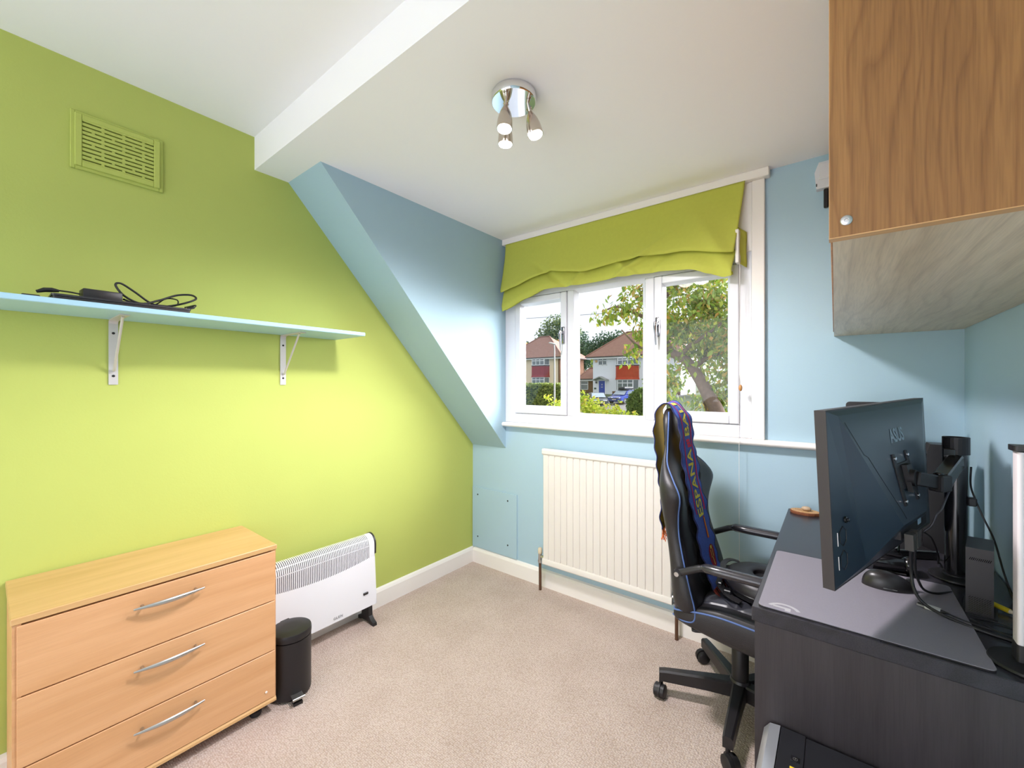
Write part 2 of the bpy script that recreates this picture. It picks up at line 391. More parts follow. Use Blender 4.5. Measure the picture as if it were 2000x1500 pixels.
# ------------------------------------------------------------------ roman blind
def lerp_tab(tab, x):
    for (a, va), (b, vb) in zip(tab, tab[1:]):
        if x <= b:
            t = max(0, min(1, (x - a) / (b - a))); t = t * t * (3 - 2 * t) * .5 + t * .5
            return va + (vb - va) * t
    return tab[-1][1]
LIME = mat('lime green blind cloth', rgb(212, 216, 98), .8, spec=.2, noise=.06, nscale=60, bump=.3, bscale=700, sheen=.1, transl=.3)
BY = 2.115
foldA = [(-1.70, 1.848), (-1.60, 1.868), (-1.46, 1.905), (-1.33, 1.926), (-1.22, 1.905), (-1.12, 1.888), (-.90, 1.902), (-.76, 1.905), (-.59, 1.892), (-.35, 1.846)]
foldB = [(-1.70, 1.728), (-1.66, 1.738), (-1.52, 1.788), (-1.38, 1.825), (-1.16, 1.823), (-.90, 1.825), (-.71, 1.822), (-.55, 1.802), (-.45, 1.768), (-.36, 1.742)]
ZT = 2.172
def blind_pt(u, v):
    x = -1.703 + (1.703 - .318) * u
    # right hem leans in towards the bottom
    zA, zB = lerp_tab(foldA, x), lerp_tab(foldB, x)
    bulge = .010 * math.sin(u * 9) + .006 * math.sin(u * 23 + 1)
    prof_ = [(0, ZT, 0), (.10, ZT - .06, -.004), (.25, (ZT * 2 + zA) / 3, -.010), (.42, (ZT + 2 * zA) / 3, -.030), (.55, zA + .010, -.052), (.60, zA, -.046), (.66, zA + .020, -.010),
             (.72, zA * .75 + zB * .25, -.024), (.82, zA * .3 + zB * .7, -.036), (.90, zB, -.030), (.95, zB + .022, -.010), (1, zB + .012, .004)]
    for p0, p1 in zip(prof_, prof_[1:]):
        if v <= p1[0]:
            t = (v - p0[0]) / (p1[0] - p0[0]); z = p0[1] + (p1[1] - p0[1]) * t; dy = p0[2] + (p1[2] - p0[2]) * t; break
    fall = (ZT - z) / .4
    wr = bulge * min(1, fall) * (.3 + v)
    # diagonal drag creases
    wr += .022 * math.exp(-((x + .80 - (z - 1.90) * 1.6) / .03) ** 2) * max(0, min(1, (2.02 - z) / .12))
    wr -= .016 * math.exp(-((x + 1.33 + (z - 1.9) * 1.2) / .03) ** 2) * max(0, min(1, (2.02 - z) / .1))
    wr += .014 * math.exp(-((x + 1.17 - (z - 1.85) * .8) / .02) ** 2) * (1 if v > .6 else 0)
    wr += .020 * math.exp(-((x + .42 + (z - 1.9) * .7) / .05) ** 2) * fall
    wr += .012 * math.exp(-((x + .86 + (z - 1.86) * 1.1) / .022) ** 2) * (1 if v > .6 else 0) - .010 * math.exp(-((x + .70 - (z - 1.86) * .9) / .03) ** 2) * (1 if v > .6 else 0)
    if x > -.5: x -= .045 * min(1, fall) * (x + .5) / .18
    return (x, BY + dy - wr, z)
bl = thing('roman_blind', 'lime green cloth roman blind half raised in folds over the window', 'blind', (-1.0, BY, 2.17))
obj('cloth', MB().grid(blind_pt, 130, 60), LIME, bl, 60, solid=.0015)
fl = MB().grid(lambda u, v: (-.345 + .03 * u, BY - .012 + .03 * u + .008 * math.sin(v * 9), 1.965 - .16 * v - .02 * u), 6, 14)
obj('side_fold', fl, LIME, bl, 60, solid=.0015)
obj('slat', MB().box(-.352, -.338, BY - .035, BY + .005, 1.80, 1.95, .002), GLOSSW, bl, label='white end of a blind slat')
cordm = mat('white cord', rgb(224, 222, 218), .7)
cd = thing('blind_cord', 'thin white blind cord with a small wooden toggle at its end', 'cord', (-.334, BY - .02, 1.22))
obj('string', MB().tube([(-.34, BY, 1.87), (-.336, BY - .02, 1.70), (-.334, BY - .021, 1.40), (-.336, BY - .022, 1.33), (-.333, BY - .022, 1.25)], .0014, 6), cordm, cd)
obj('toggle', MB().lathe([(.003, 0), (.006, .004), (.0075, .012), (.007, .02), (.0045, .026), (.002, .028)], 14, (-.333, BY - .022, 1.224)), mat('varnished wood', rgb(186, 132, 74), .4), cd, 60)
obj('loose_thread', MB().tube([(-.337, BY, 1.85), (-.340, BY - .004, 1.30), (-.341, BY - .006, 1.006), (-.340, BY - .008, .60), (-.339, BY - .008, .42)], .0009, 5), cordm, cd)

# ------------------------------------------------------------------ ceiling light with three spots
lamp = thing('ceiling_light', 'round chrome ceiling light with three bullet shaped spots, all lit', 'lamp', (-.836, 1.081, ZD))
LX, LY = -.836, 1.081
obj('canopy', MB().lathe([(.070, 0), (.0735, -.002), (.0735, -.026), (.071, -.029), (.02, -.0295), (.001, -.0295)], 40, (LX, LY, ZD)), CHROME, lamp, 40)
BULB = mat('lit frosted bulb', (1, .93, .82, 1), .5, emit=9)
for (bx, by, tx, ty) in ((-.835, 1.035, 0, -.004), (-.883, 1.097, -.003, .002), (-.7845, 1.115, .010, .004)):
    top = Vector((bx - tx * 1.5, by - ty * 1.5, ZD - .029)); end = Vector((bx + tx, by + ty, 2.072))
    d = (end - top).normalized(); M = Vector((0, 0, -1)).rotation_difference(d).to_matrix().to_4x4()
    jt = top + d * .020
    a_ = MB().cyl(top, jt, .0055, n=10); a_.cyl(jt - d * .006, jt + d * .012, .0075, n=12)
    a_.cyl(jt + Vector((.010, 0, 0)), jt - Vector((.010, 0, 0)), .0032, n=8)
    arm_ = obj('stem', a_, NICKEL, lamp, 40)
    L_ = (end - jt).length
    pr_ = [(.0055, -.004), (.0075, -.014), (.0120, -.022), (.0165, -.032), (.0205, -.044), (.0235, -.058), (.0250, -.072), (.0255, -L_ + .004), (.0255, -L_), (.0235, -L_)]
    obj('shade', MB().lathe(pr_, 28, jt, M), NICKEL, lamp, 50)
    bu = MB().lathe([(.0235, -L_ + .001), (.021, -L_ - .004), (.012, -L_ - .007), (.001, -L_ - .008)], 24, jt, M)
    obj('bulb', bu, BULB, lamp, 60, label='glowing frosted bulb end')
    l = bpy.data.lights.new('spot_bulb', 'SPOT'); l.energy = SPOT_W; l.color = (1, .95, .985); l.spot_size = math.radians(165); l.spot_blend = .6; l.shadow_soft_size = .07
    lo = bpy.data.objects.new('spot_bulb', l); C.objects.link(lo); lo.location = end + d * .014 - LOC[lamp.name]; lo.parent = lamp
    lo.rotation_euler = Vector((0, 0, -1)).rotation_difference(d).to_euler()

# ------------------------------------------------------------------ air vent on the green wall
GREENV = mat('lime painted plastic', rgb(182, 192, 98), .55, spec=.3)
vt = thing('air_vent', 'lime painted louvred air vent high on the green wall', 'vent', (XL, .306, 1.985))
y0, y1, z0, z1 = .183, .428, 1.988, 2.186
def vrim(mb, a, b, c, d, w, h0, h1):
    mb.box(XL + h0, XL + h1, a, a + w, c, d, .002); mb.box(XL + h0, XL + h1, b - w, b, c, d, .002)
    mb.box(XL + h0, XL + h1, a + w, b - w, c, c + w, .002); mb.box(XL + h0, XL + h1, a + w, b - w, d - w, d, .002); return mb
obj('outer_frame', vrim(MB(), y0, y1, z0, z1, .012, 0, .009), GREENV, vt)
obj('inner_frame', vrim(MB(), y0 + .010, y1 - .010, z0 + .010, z1 - .010, .018, 0, .016), GREENV, vt)
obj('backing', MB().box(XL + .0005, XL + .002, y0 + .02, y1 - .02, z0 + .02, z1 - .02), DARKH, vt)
ya, yb, za, zb = .211, .400, 2.016, 2.158
nrow = 10; pit = (zb - za) / nrow
sl = None
for k in range(nrow + 1):
    z = za + k * pit
    if sl is None:
        sl = obj('slat', MB().box(XL + .003, XL + .014, ya, yb, za - .0050, za + .0050, .0012), GREENV, vt)
    else:
        o = sl.copy(); C.objects.link(o); o.parent = vt; o.location = (0, 0, k * pit)
rb = MB()
for k in range(nrow):
    z = za + k * pit
    for y in ([.262, .316, .370] if (k // 1) % 3 != 1 else [.238, .289, .343]):
        rb.box(XL + .003, XL + .013, y - .004, y + .004, z, z + pit)
obj('rib_set', rb, GREENV, vt)

# ------------------------------------------------------------------ wall shelf with two steel brackets
sh = thing('wall_shelf', 'pale blue wall shelf on two grey steel brackets', 'shelf', (XL, .5, 1.484))
SHB = mat('pale blue gloss board', rgb(168, 208, 226), .4)
obj('board', MB().box(XL + .001, -1.765, -.75, 1.126, 1.484, 1.501, .002), SHB, sh)
for yb_ in (.29, .868):
    b = MB().box(XL + .0005, XL + .004, yb_ - .0125, yb_ + .0125, 1.252, 1.478)
    b.prism([(XL + .0005, 1.470), (XL + .004, 1.470), (XL + .007, 1.477), (XL + .012, 1.480), (XL + .200, 1.480), (XL + .200, 1.4838), (XL + .008, 1.4838), (XL + .0005, 1.476)], 'y', yb_ - .0125, yb_ + .0125)
    br = obj('bracket', b, GREYM, sh)
    obj('strut', MB().tube([(XL + .004, yb_, 1.302), (XL + .016, yb_, 1.303), (XL + .024, yb_, 1.312), (XL + .150, yb_, 1.462), (XL + .158, yb_, 1.474), (XL + .168, yb_, 1.479)], .0042, 8), GREYM, br, 50)
    for zz in (1.436, 1.283):
        obj('screw', MB().lathe([(.0045, 0), (.0045, .001), (.002, .0022)], 10, (XL + .004, yb_, zz), Matrix.Rotation(PI / 2, 4, 'Y')), BLACKM, br)
# laptop lying closed on the shelf
lp = thing('laptop', 'closed thin black laptop lying on the blue shelf', 'laptop', (-1.86, .27, 1.5015))
def rotz(mb, c, a):
    return mb.move(Matrix.Translation(Vector(c)) @ Matrix.Rotation(a, 4, 'Z') @ Matrix.Translation(-Vector(c)))
lc = (-1.895, .285, 1.5015)
obj('base', rotz(MB().rbox(-2.01, -1.78, .125, .45, 1.5015, 1.510, .008), lc, .0), BLACKP, lp, 40)
obj('lid', rotz(MB().rbox(-2.012, -1.778, .123, .452, 1.511, 1.517, .008), lc, .0), mat('dark grey laptop lid', rgb(46, 44, 48), .35), lp, 40)
# charger
ch = thing('laptop_charger', 'black laptop charger brick with looped cable on top of the laptop', 'charger', (-1.90, .26, 1.5175))
obj('brick', rotz(MB().box(-1.885, -1.83, .190, .282, 1.5175, 1.551, .004, 2), (-1.86, .235, 1.52), .06), BLACKP, ch, 40)
CB = mat('black rubber cable', rgb(26, 25, 27), .5)
def spl(pts, n=8):
    pts = [Vector(p) for p in pts]; out = []
    P_ = [pts[0] * 2 - pts[1]] + pts + [pts[-1] * 2 - pts[-2]]
    for i in range(1, len(P_) - 2):
        a, b, c, d = P_[i - 1], P_[i], P_[i + 1], P_[i + 2]
        for k in range(n):
            t = k / n
            out.append(.5 * ((2 * b) + (c - a) * t + (2 * a - 5 * b + 4 * c - d) * t * t + (3 * b - a - 3 * c + d) * t ** 3))
    out.append(pts[-1]); return out
loops = [(-1.86, .29, 1.535), (-1.885, .32, 1.530), (-1.88, .35, 1.524), (-1.85, .38, 1.522), (-1.82, .43, 1.535), (-1.82, .475, 1.560), (-1.85, .47, 1.578), (-1.86, .43, 1.572), (-1.85, .38, 1.545),
         (-1.84, .33, 1.525), (-1.85, .29, 1.545), (-1.86, .27, 1.578), (-1.87, .285, 1.588), (-1.87, .32, 1.565), (-1.87, .36, 1.535), (-1.86, .40, 1.524), (-1.84, .445, 1.524)]
obj('cable', MB().tube(spl(loops), .0034, 8), CB, ch, 60)
obj('thin_cable', MB().tube(spl([(-1.90, .335, 1.53), (-1.87, .37, 1.53), (-1.86, .40, 1.555), (-1.85, .43, 1.553), (-1.84, .42, 1.53), (-1.85, .37, 1.528), (-1.83, .41, 1.522), (-1.82, .46, 1.524), (-1.83, .478, 1.54), (-1.85, .45, 1.53)]), .0022, 6), CB, ch, 60)
obj('plug_tie', MB().tube([(-1.835, .455, 1.526), (-1.825, .472, 1.532)], .0055, 8), CB, ch, 60)
obj('lead', MB().tube(spl([(-1.86, .188, 1.535), (-1.87, .165, 1.539), (-1.88, .135, 1.540), (-1.88, .10, 1.533)]), .0026, 6), CB, ch, 60)
obj('plug', MB().tube([(-1.876, .146, 1.539), (-1.878, .132, 1.540), (-1.880, .116, 1.538), (-1.880, .100, 1.530)], [.004, .007, .007, .004], 10), CB, ch, 60)
ad = thing('power_adapter', 'small black plug on the shelf beside the closed laptop', 'plug', (-1.86, .085, 1.5015))
obj('body', MB().box(-1.90, -1.865, .070, .108, 1.5015, 1.519, .004, 2), BLACKP, ad, 40)
obj('tail', MB().tube(spl([(-1.88, .070, 1.509), (-1.87, .05, 1.505), (-1.86, .03, 1.5045)]), [.003] * 17, 6), CB, ad, 60)

# ------------------------------------------------------------------ chest of drawers
cx0, cx1, cy0, cy1 = XL + .005, -1.692, .048, .694
cd_ = thing('chest_of_drawers', 'beech effect chest of three drawers against the green wall', 'chest', (-1.87, .37, 0))
obj('top_panel', MB().box(cx0, cx1 + .006, cy0 - .003, cy1 + .003, .622, .640, .002), BEECHT, cd_)
car = MB()
car.box(cx0, cx1, cy0, cy0 + .016, .045, .622); car.box(cx0, cx1, cy1 - .016, cy1, .045, .622)
car.box(cx0, cx0 + .005, cy0 + .016, cy1 - .016, .045, .622); car.box(cx0, cx1 - .002, cy0 + .016, cy1 - .016, .045, .060)
obj('carcass', car, BEECH, cd_)
obj('plinth_rail', MB().prism([(cx1 - .002, .045), (cx1 + .006, .045), (cx1 + .006, .054), (cx1 + .001, .060), (cx1 - .002, .060)], 'y', cy0, cy1), BEECHT, cd_)
zs_ = [(.430, .6165), (.2405, .4265), (.062, .237)]
for (a, b) in zs_:
    dr = obj('drawer', MB().box(cx1 - .30, cx1 - .016, cy0 + .02, cy1 - .02, a + .01, b - .02).box(cx1 - .014, cx1 + .004, cy0 + .008, cy1 - .004, a, b, .0015), BEECH, cd_)
    zc = b - .048
    pts = []; rr = []
    for k in range(15):
        t = k / 14; y = .283 + (.462 - .283) * t
        pts.append((cx1 + .004 + .014 + .012 * math.sin(PI * t), y, zc + .000)); rr.append(.0022 + .0035 * math.sin(PI * t))
    h = MB().tube(pts, rr, 8, flat=1.3)
    for y in (.305, .440): h.cyl((cx1 + .004, y, zc), (cx1 + .022, y, zc), .0042, n=10)
    obj('handle', h, STEEL, dr, 50, label='curved brushed steel bow handle')
obj('drawer_stop', MB().lathe([(.004, 0), (.004, .002), (.002, .003)], 10, (cx1 + .004, cy1 - .035, .094), Matrix.Rotation(PI / 2, 4, 'Y')), GLOSSW, cd_)
for x in (cx0 + .05, cx1 - .04):
    for y in (cy0 + .05, cy1 - .055):
        obj('foot', MB().lathe([(.017, 0), (.020, .006), (.020, .018), (.012, .024), (.012, .046)], 18, (x, y, 0)), BLACKP, cd_, 40)

# ------------------------------------------------------------------ convector heater
HT = mat('white enamel steel', rgb(232, 232, 236), .32)
SLOT = mat('dark heater inside', rgb(104, 98, 112), .7)
hy0, hy1 = .703, 1.292
ht = thing('convector_heater', 'white convector heater with black feet beside the chest of drawers', 'heater', (-1.97, 1.0, 0))
hp = [(-1.920, .092), (-1.937, .340)]
for k in range(9):
    t = k / 8 * PI / 2 * 1.12
    hp.append((-1.985 + .047 * math.cos(t), .398 + .052 * math.sin(t)))
hp += [(-2.018, .438), (-2.018, .092)]
inner = [(x * .985 - .0300 + (.0035 if False else 0), z * .97 + .008) for x, z in hp]
# front casing below the grille, curved grille above
front = [(-1.920, .092), (-1.9346, .305), (-1.9376, .305), (-1.923, .092)]
cs = MB().prism([(-2.018, .092), (-1.920, .092), (-1.9346, .305), (-1.9376, .305), (-1.926, .100), (-2.012, .100), (-2.012, .43), (-2.018, .43)], 'y', hy0, hy1)
def hring(y): return [(x, y, z) for x, z in hp]
side = MB()
for y in (hy0, hy1 - .004): side.prism(hp, 'y', y, y + .004)
obj('casing', cs.add(side.v, side.f), HT, ht)
# dark element box inside
obj('inner_box', MB().prism([(-2.010, .12), (-1.945, .12), (-1.955, .40), (-1.985, .435), (-2.010, .435)], 'y', hy0 + .01, hy1 - .01), SLOT, ht)
gp = [(-1.9346, .305), (-1.937, .340)] + hp[2:11]
gr = MB()
nsl = 62
def strip(path, ya, yb, th=.0022):
    vs = []; n = len(path)
    for (x, z) in path: vs += [(x, ya, z), (x, yb, z), (x - th, ya, z - th * .3), (x - th, yb, z - th * .3)]
    fs = []
    for i in range(n - 1):
        a = i * 4; b = a + 4
        fs += [(a, a + 1, b + 1, b), (a + 2, b + 2, b + 3, a + 3), (a, b, b + 2, a + 2), (a + 1, a + 3, b + 3, b + 1)]
    gr.add(vs, fs)
g0, g1 = hy0 + .03, hy1 - .03
# solid ends
strip(gp, hy0, g0); strip(gp, g1, hy1)
p_ = (g1 - g0) / nsl
for k in range(nsl): strip(gp, g0 + k * p_ + p_ * .46, g0 + (k + 1) * p_)
# cross rails and the scalloped lower edge
for i0, i1 in ((2, 3), (5, 6)):
    a, b = gp[i0], gp[i1]; q = (a[0] * .62 + b[0] * .38, a[1] * .62 + b[1] * .38); strip([a, q], g0, g1, .0026)
lo = MB()
for k in range(nsl):
    y = g0 + (k + .5) * p_; t = (y - (g0 + g1) / 2) / ((g1 - g0) / 2); z = .317 - .0 + .022 * t * t
    strip([(-1.9346, .305), (-1.9346 - (z - .305) * .0686, z)], g0 + k * p_, g0 + (k + .5) * p_)
obj('grille', gr, HT, ht, label='curved grille of narrow white bars')
for y in (hy0 - .006, hy1):
    ec = [(-1.9385, .352), (-1.944, .352)] + [(-1.985 + .041 * math.cos(k / 8 * PI / 2 * 1.12), .398 + .046 * math.sin(k / 8 * PI / 2 * 1.12)) for k in range(9)]
    outer = [(-1.9365, .352)] + [(-1.985 + .050 * math.cos(k / 8 * PI / 2 * 1.12), .398 + .055 * math.sin(k / 8 * PI / 2 * 1.12)) for k in range(9)] + [(-2.02, .44)]
    poly = outer + [(-2.02, .352)]
    obj('end_cap', MB().prism(poly, 'y', y - .001, y + .007), BLACKP, ht, 30)
obj('switch', MB().box(-1.928, -1.9195, 1.215, 1.243, .160, .172, .002), BLACKG, ht)
vs, fs = text_mesh('GLEN', .017, space=1.25)
M_ = Matrix.Translation((-1.9195, 1.075, .112)) @ Matrix.Rotation(-.068, 4, 'Y') @ Matrix(((0, 0, 1, 0), (1, 0, 0, 0), (0, 1, 0, 0), (0, 0, 0, 1)))
obj('lettering', MB().add([M_ @ Vector((v[0], v[1], .0006)) for v in vs], fs), BLACKP, ht)
for y in (hy0 + .04, hy1 - .035):
    ft = MB().prism([(-2.012, .0), (-2.030, 0), (-2.030, .012), (-1.99, .030), (-1.985, .095), (-1.925, .095), (-1.922, .040), (-1.902, .022), (-1.885, .014), (-1.882, 0), (-1.905, 0), (-1.93, .010), (-1.985, .010)], 'y', y - .011, y + .011)
    obj('foot', ft, BLACKP, ht, 30)

# ------------------------------------------------------------------ pedal bin
bn = thing('pedal_bin', 'small black round pedal bin with its lid shut', 'bin', (-1.75, .776, 0))
BINM = mat('matt black steel', rgb(38, 35, 37), .42, .3)
BXc = (-1.75, .776, 0)
obj('body', MB().lathe([(.068, .004), (.074, .010), (.075, .016), (.075, .232), (.073, .232)], 44, BXc), BINM, bn, 40)
obj('lid', MB().lathe([(.0755, .236), (.0762, .240), (.0762, .256), (.0745, .262), (.070, .2645), (.03, .2665), (.001, .267)], 44, BXc), BINM, bn, 40)
obj('hinge', MB().box(-1.832, -1.814, .765, .805, .225, .262, .004), BLACKP, bn)
pd = MB()
dv = Vector((.78, -.12, 0)).normalized(); pv = Vector((-dv.y, dv.x, 0))
def bp_(r, s, z): return Vector((BXc[0], BXc[1], 0)) + dv * r + pv * s + Vector((0, 0, z))
pd.add([bp_(r, s, z) for r in (.060, .108) for s in (-.020, .020) for z in ((.030, .034) if r < .1 else (.026, .030))], [(0, 1, 3, 2), (4, 6, 7, 5), (0, 4, 5, 1), (2, 3, 7, 6), (0, 2, 6, 4), (1, 5, 7, 3)])
pd.tube([bp_(.106, -.022, .031), bp_(.106, .022, .031)], .0055, 10)
obj('pedal', pd, STEEL, bn, 40)
obj('pedal_guard', MB().add([bp_(r, s, z) for r in (.074, .100) for s in (-.016, .016) for z in (.001, .012)], [(0, 1, 3, 2), (4, 6, 7, 5), (0, 4, 5, 1), (2, 3, 7, 6), (0, 2, 6, 4), (1, 5, 7, 3)]), BLACKP, bn)

# ------------------------------------------------------------------ access panel
ap = thing('access_panel', 'pale blue screwed-on access panel in the corner above the skirting', 'panel', (-1.835, YW, .108))
obj('board', MB().box(-2.036, -1.640, YW - .008, YW, .108, .530, .001), BLUE, ap)
for x in (-1.985, -1.715):
    for z in (.185, .480):
        obj('screw', MB().lathe([(.0055, 0), (.0055, .001), (.003, .002)], 12, (x, YW - .008, z), Matrix.Rotation(PI / 2, 4, 'X')), BLACKM, ap)

# ------------------------------------------------------------------ radiator
RADM = mat('cream white radiator enamel', rgb(226, 221, 213), .4, noise=.02, nscale=9)
rx0, rx1, rz0, rz1 = -1.385, -.632, .172, .868
RY = YW - .082
rd = thing('radiator', 'cream panel radiator with vertical flutes under the window', 'radiator', (-1.0, YW, rz0))
nf = 18; prof_ = [(rx0, RY + .03)]
pw = (rx1 - rx0) / nf
prof_.append((rx0, RY + .004)); prof_.append((rx0 + .004, RY))
for k in range(nf):
    a = rx0 + k * pw
    if k: prof_ += [(a - .005, RY), (a - .0018, RY + .006), (a + .0018, RY + .006), (a + .005, RY)]
prof_ += [(rx1 - .004, RY), (rx1, RY + .004), (rx1, RY + .03)]
obj('panel', MB().prism(prof_, 'z', rz0 + .035, rz1 - .035), RADM, rd)
obj('top_edge', MB().prism([(RY + .03, rz1 - .036), (RY - .001, rz1 - .036), (RY - .006, rz1 - .028), (RY - .006, rz1 - .008), (RY, rz1), (RY + .022, rz1), (RY + .03, rz1 - .006)], 'x', rx0 - .004, rx1 + .004), RADM, rd, 30)
obj('bottom_edge', MB().prism([(RY + .03, rz0 + .036), (RY - .001, rz0 + .036), (RY - .005, rz0 + .028), (RY - .005, rz0 + .006), (RY, rz0), (RY + .03, rz0)], 'x', rx0 - .004, rx1 + .004), RADM, rd, 30)
obj('fin_pack', MB().box(rx0 + .03, rx1 - .03, RY + .03, YW - .004, rz0 + .05, rz1 - .04), RADM, rd)
for (vx, px_, cap) in ((rx0 - .034, -1.437, True), (rx1 + .020, rx1 + .028, False)):
    v = MB().cyl((vx, RY + .02, .175), (vx, RY + .02, .222), .011, n=12); v.tube([(vx, RY + .02, .205), (rx0 if cap else rx1, RY + .02, .205)], [.009, .011], 12)
    v.cyl((vx, RY + .02, .168), (vx, RY + .02, .182), .014, n=6)
    vv = obj('valve', v, STEEL, rd, 40)
    obj('valve_cap', MB().lathe([(.011, 0), (.0135, .004), (.0125, .030), (.009, .036), (.001, .037)], 14, (vx, RY + .02, .222)), CREAM, vv, 40)
    obj('pipe', MB().tube([(vx, RY + .02, .172), (vx, RY + .021, .10), (vx, RY + .021, .0)], .0085, 12), COPPER, rd, 40)
# ------------------------------------------------------------------ wall cabinet
cb = thing('wall_cabinet', 'oak effect wall cabinet hung high in the right corner', 'cabinet', (.17, 1.42, 1.44))
KX0, KX1, KY0, KY1, KZ0, KZ1 = -.006, XR - .002, .694, YW - .002, 1.445, 2.20
obj('side_panel', MB().box(KX0 + .0006, KX1, KY0, KY0 + .018, KZ0 + .0005, KZ1), OAK, cb)
ed = MB().box(KX0 + .0006, KX1, KY0 + .0004, KY0 + .0176, KZ0 - .0008, KZ0 + .0005); ed.box(KX0, KX0 + .0006, KY0, KY0 + .018, KZ0 - .0008, KZ1)
obj('edge_strip', ed, OAKE, cb)
obj('bottom_panel', MB().box(KX0 + .004, KX1, KY0 + .018, KY1, KZ0 + .006, KZ0 + .022), OAKB, cb)
obj('carcass', MB().box(KX0 + .018, KX1, KY1 - .016, KY1, KZ0 + .022, KZ1).box(KX1 - .006, KX1, KY0 + .018, KY1 - .016, KZ0 + .022, KZ1).box(KX0 + .018, KX1 - .006, KY0 + .018, KY1 - .016, KZ1 - .016, KZ1), OAK, cb)
for (a, b) in ((KY0 + .020, 1.425), (1.428, KY1 - .002)):
    d = obj('door', MB().box(KX0 + .001, KX0 + .017, a, b, KZ0 + .024, KZ1 - .002, .001), OAK, cb)
obj('cam_fastener', MB().lathe([(.0065, 0), (.0065, .0012), (.0055, .002), (.0022, .002), (.0018, .0008)], 20, (.0120, KY0, 1.4650), Matrix.Rotation(PI / 2, 4, 'X')), STEEL, cb, 40, label='round steel connector bolt head')

# ------------------------------------------------------------------ white box high on the window wall
wbx = thing('wall_box', 'white plastic box with a black stub fixed high on the wall beside the cabinet', 'box', (-.02, YW, 1.98))
obj('body', MB().prism([(-.066, 2.130), (-.060, 2.062), (.06, 2.062), (.066, 2.130), (.052, 2.170), (-.052, 2.170)], 'y', YW - .032, YW), UPVC, wbx)
obj('cover', MB().box(-.052, .05, YW - .037, YW - .032, 2.098, 2.162, .003), UPVC, wbx, 40)
obj('vent_mark', MB().box(-.061, -.057, YW - .0328, YW - .032, 2.072, 2.084), BLACKP, wbx)
obj('stub', MB().box(-.036, -.020, YW - .020, YW - .004, 1.985, 2.062, .003), BLACKM, wbx)

# ------------------------------------------------------------------ desk
DX0, DX1, DY0, DY1, DZ = -.157, XR - .006, 1.137, 2.138, .72
dk = thing('desk', 'black brown laminate desk along the right wall under the cabinet', 'desk', (.1, 1.64, 0))
obj('top', MB().box(DX0, DX1, DY0, DY1, DZ - .034, DZ, .0015), DARKT, dk)
obj('end_panel', MB().box(DX0 + .006, DX1, DY0 + .002, DY0 + .030, 0, DZ - .0345), DARK, dk)
obj('end_panel', MB().box(DX0 + .006, DX1, DY1 - .030, DY1 - .002, 0, DZ - .0345), DARK, dk)
obj('back_panel', MB().box(DX1 - .10, DX1 - .084, DY0 + .030, DY1 - .030, .38, DZ - .0345), DARK, dk)

# ------------------------------------------------------------------ desk mat
MATM = mat('grey cloth desk mat', rgb(132, 127, 136), .5, spec=.45, noise=.08, nscale=300, bump=.2, bscale=900)
mt = thing('desk_mat', 'dark grey cloth mouse mat on the front half of the desk', 'mat', (.05, 1.355, DZ))
obj('cloth', MB().rbox(-.145, .237, 1.146, 1.560, DZ + .003, DZ + .0042, .012), MATM, mt)
obj('rubber_base', MB().rbox(-.145, .237, 1.146, 1.560, DZ + .0002, DZ + .003, .012), mat('black rubber', rgb(24, 20, 24), .7), mt)
lg = MB()
gc = (-.094, 1.152); R0, R1 = .034, .026     # printed emblem: a half ring with a short arm
PRN = mat('pale grey print', rgb(168, 166, 170), .7)
ring_ = []
for k in range(17):
    t = math.radians(20 + 140 * k / 16)
    ring_.append(((gc[0] + R0 * math.cos(t), gc[1] + R0 * math.sin(t)), (gc[0] + R1 * math.cos(t), gc[1] + R1 * math.sin(t))))
zz = DZ + .0044
for a, b in zip(ring_, ring_[1:]):
    lg.add([(a[0][0], a[0][1], zz), (b[0][0], b[0][1], zz), (b[1][0], b[1][1], zz), (a[1][0], a[1][1], zz)], [(0, 1, 2, 3)])
lg.add([(x, y, zz) for x, y in ((-.116, 1.160), (-.092, 1.160), (-.092, 1.168), (-.116, 1.168))], [(0, 1, 2, 3)])
lg.add([(x, y, zz) for x, y in ((-.092, 1.151), (-.081, 1.151), (-.081, 1.168), (-.092, 1.168))], [(0, 1, 2, 3)])
obj('emblem', lg, PRN, mt)

# ------------------------------------------------------------------ monitor seen from behind
nb, ntp, fb = Vector((-.009, 1.092, .822)), Vector((-.029, 1.076, 1.196)), Vector((.216, 1.750, .837))
ux = (fb - nb); MW = ux.length; ux.normalize(); uz = (ntp - nb); MH = uz.length; uz.normalize()
un = ux.cross(uz).normalized(); uz = un.cross(ux).normalized()
def mp_(u, v, n): return nb + ux * u + uz * v + un * n
MONB = mat('blue black monitor plastic', rgb(38, 51, 66), .3, spec=.6, bump=.1, bscale=900)
MONE = mat('dark grey bezel plastic', rgb(52, 46, 48), .45)
mon = thing('monitor', 'large black monitor seen from behind on a desk arm', 'monitor', (.1, 1.42, .82))
def slab(u0, u1, v0, v1, n0, n1, mb=None):
    mb = mb or MB()
    vs = [mp_(u, v, n) for u in (u0, u1) for v in (v0, v1) for n in (n0, n1)]
    return mb.add(vs, [(0, 1, 3, 2), (4, 6, 7, 5), (0, 4, 5, 1), (2, 3, 7, 6), (0, 2, 6, 4), (1, 5, 7, 3)])
obj('bezel', slab(0, MW, 0, MH, -.011, .010), MONE, mon)
obj('screen', slab(.008, MW - .008, .018, MH - .008, -.0118, -.011), BLACKG, mon)
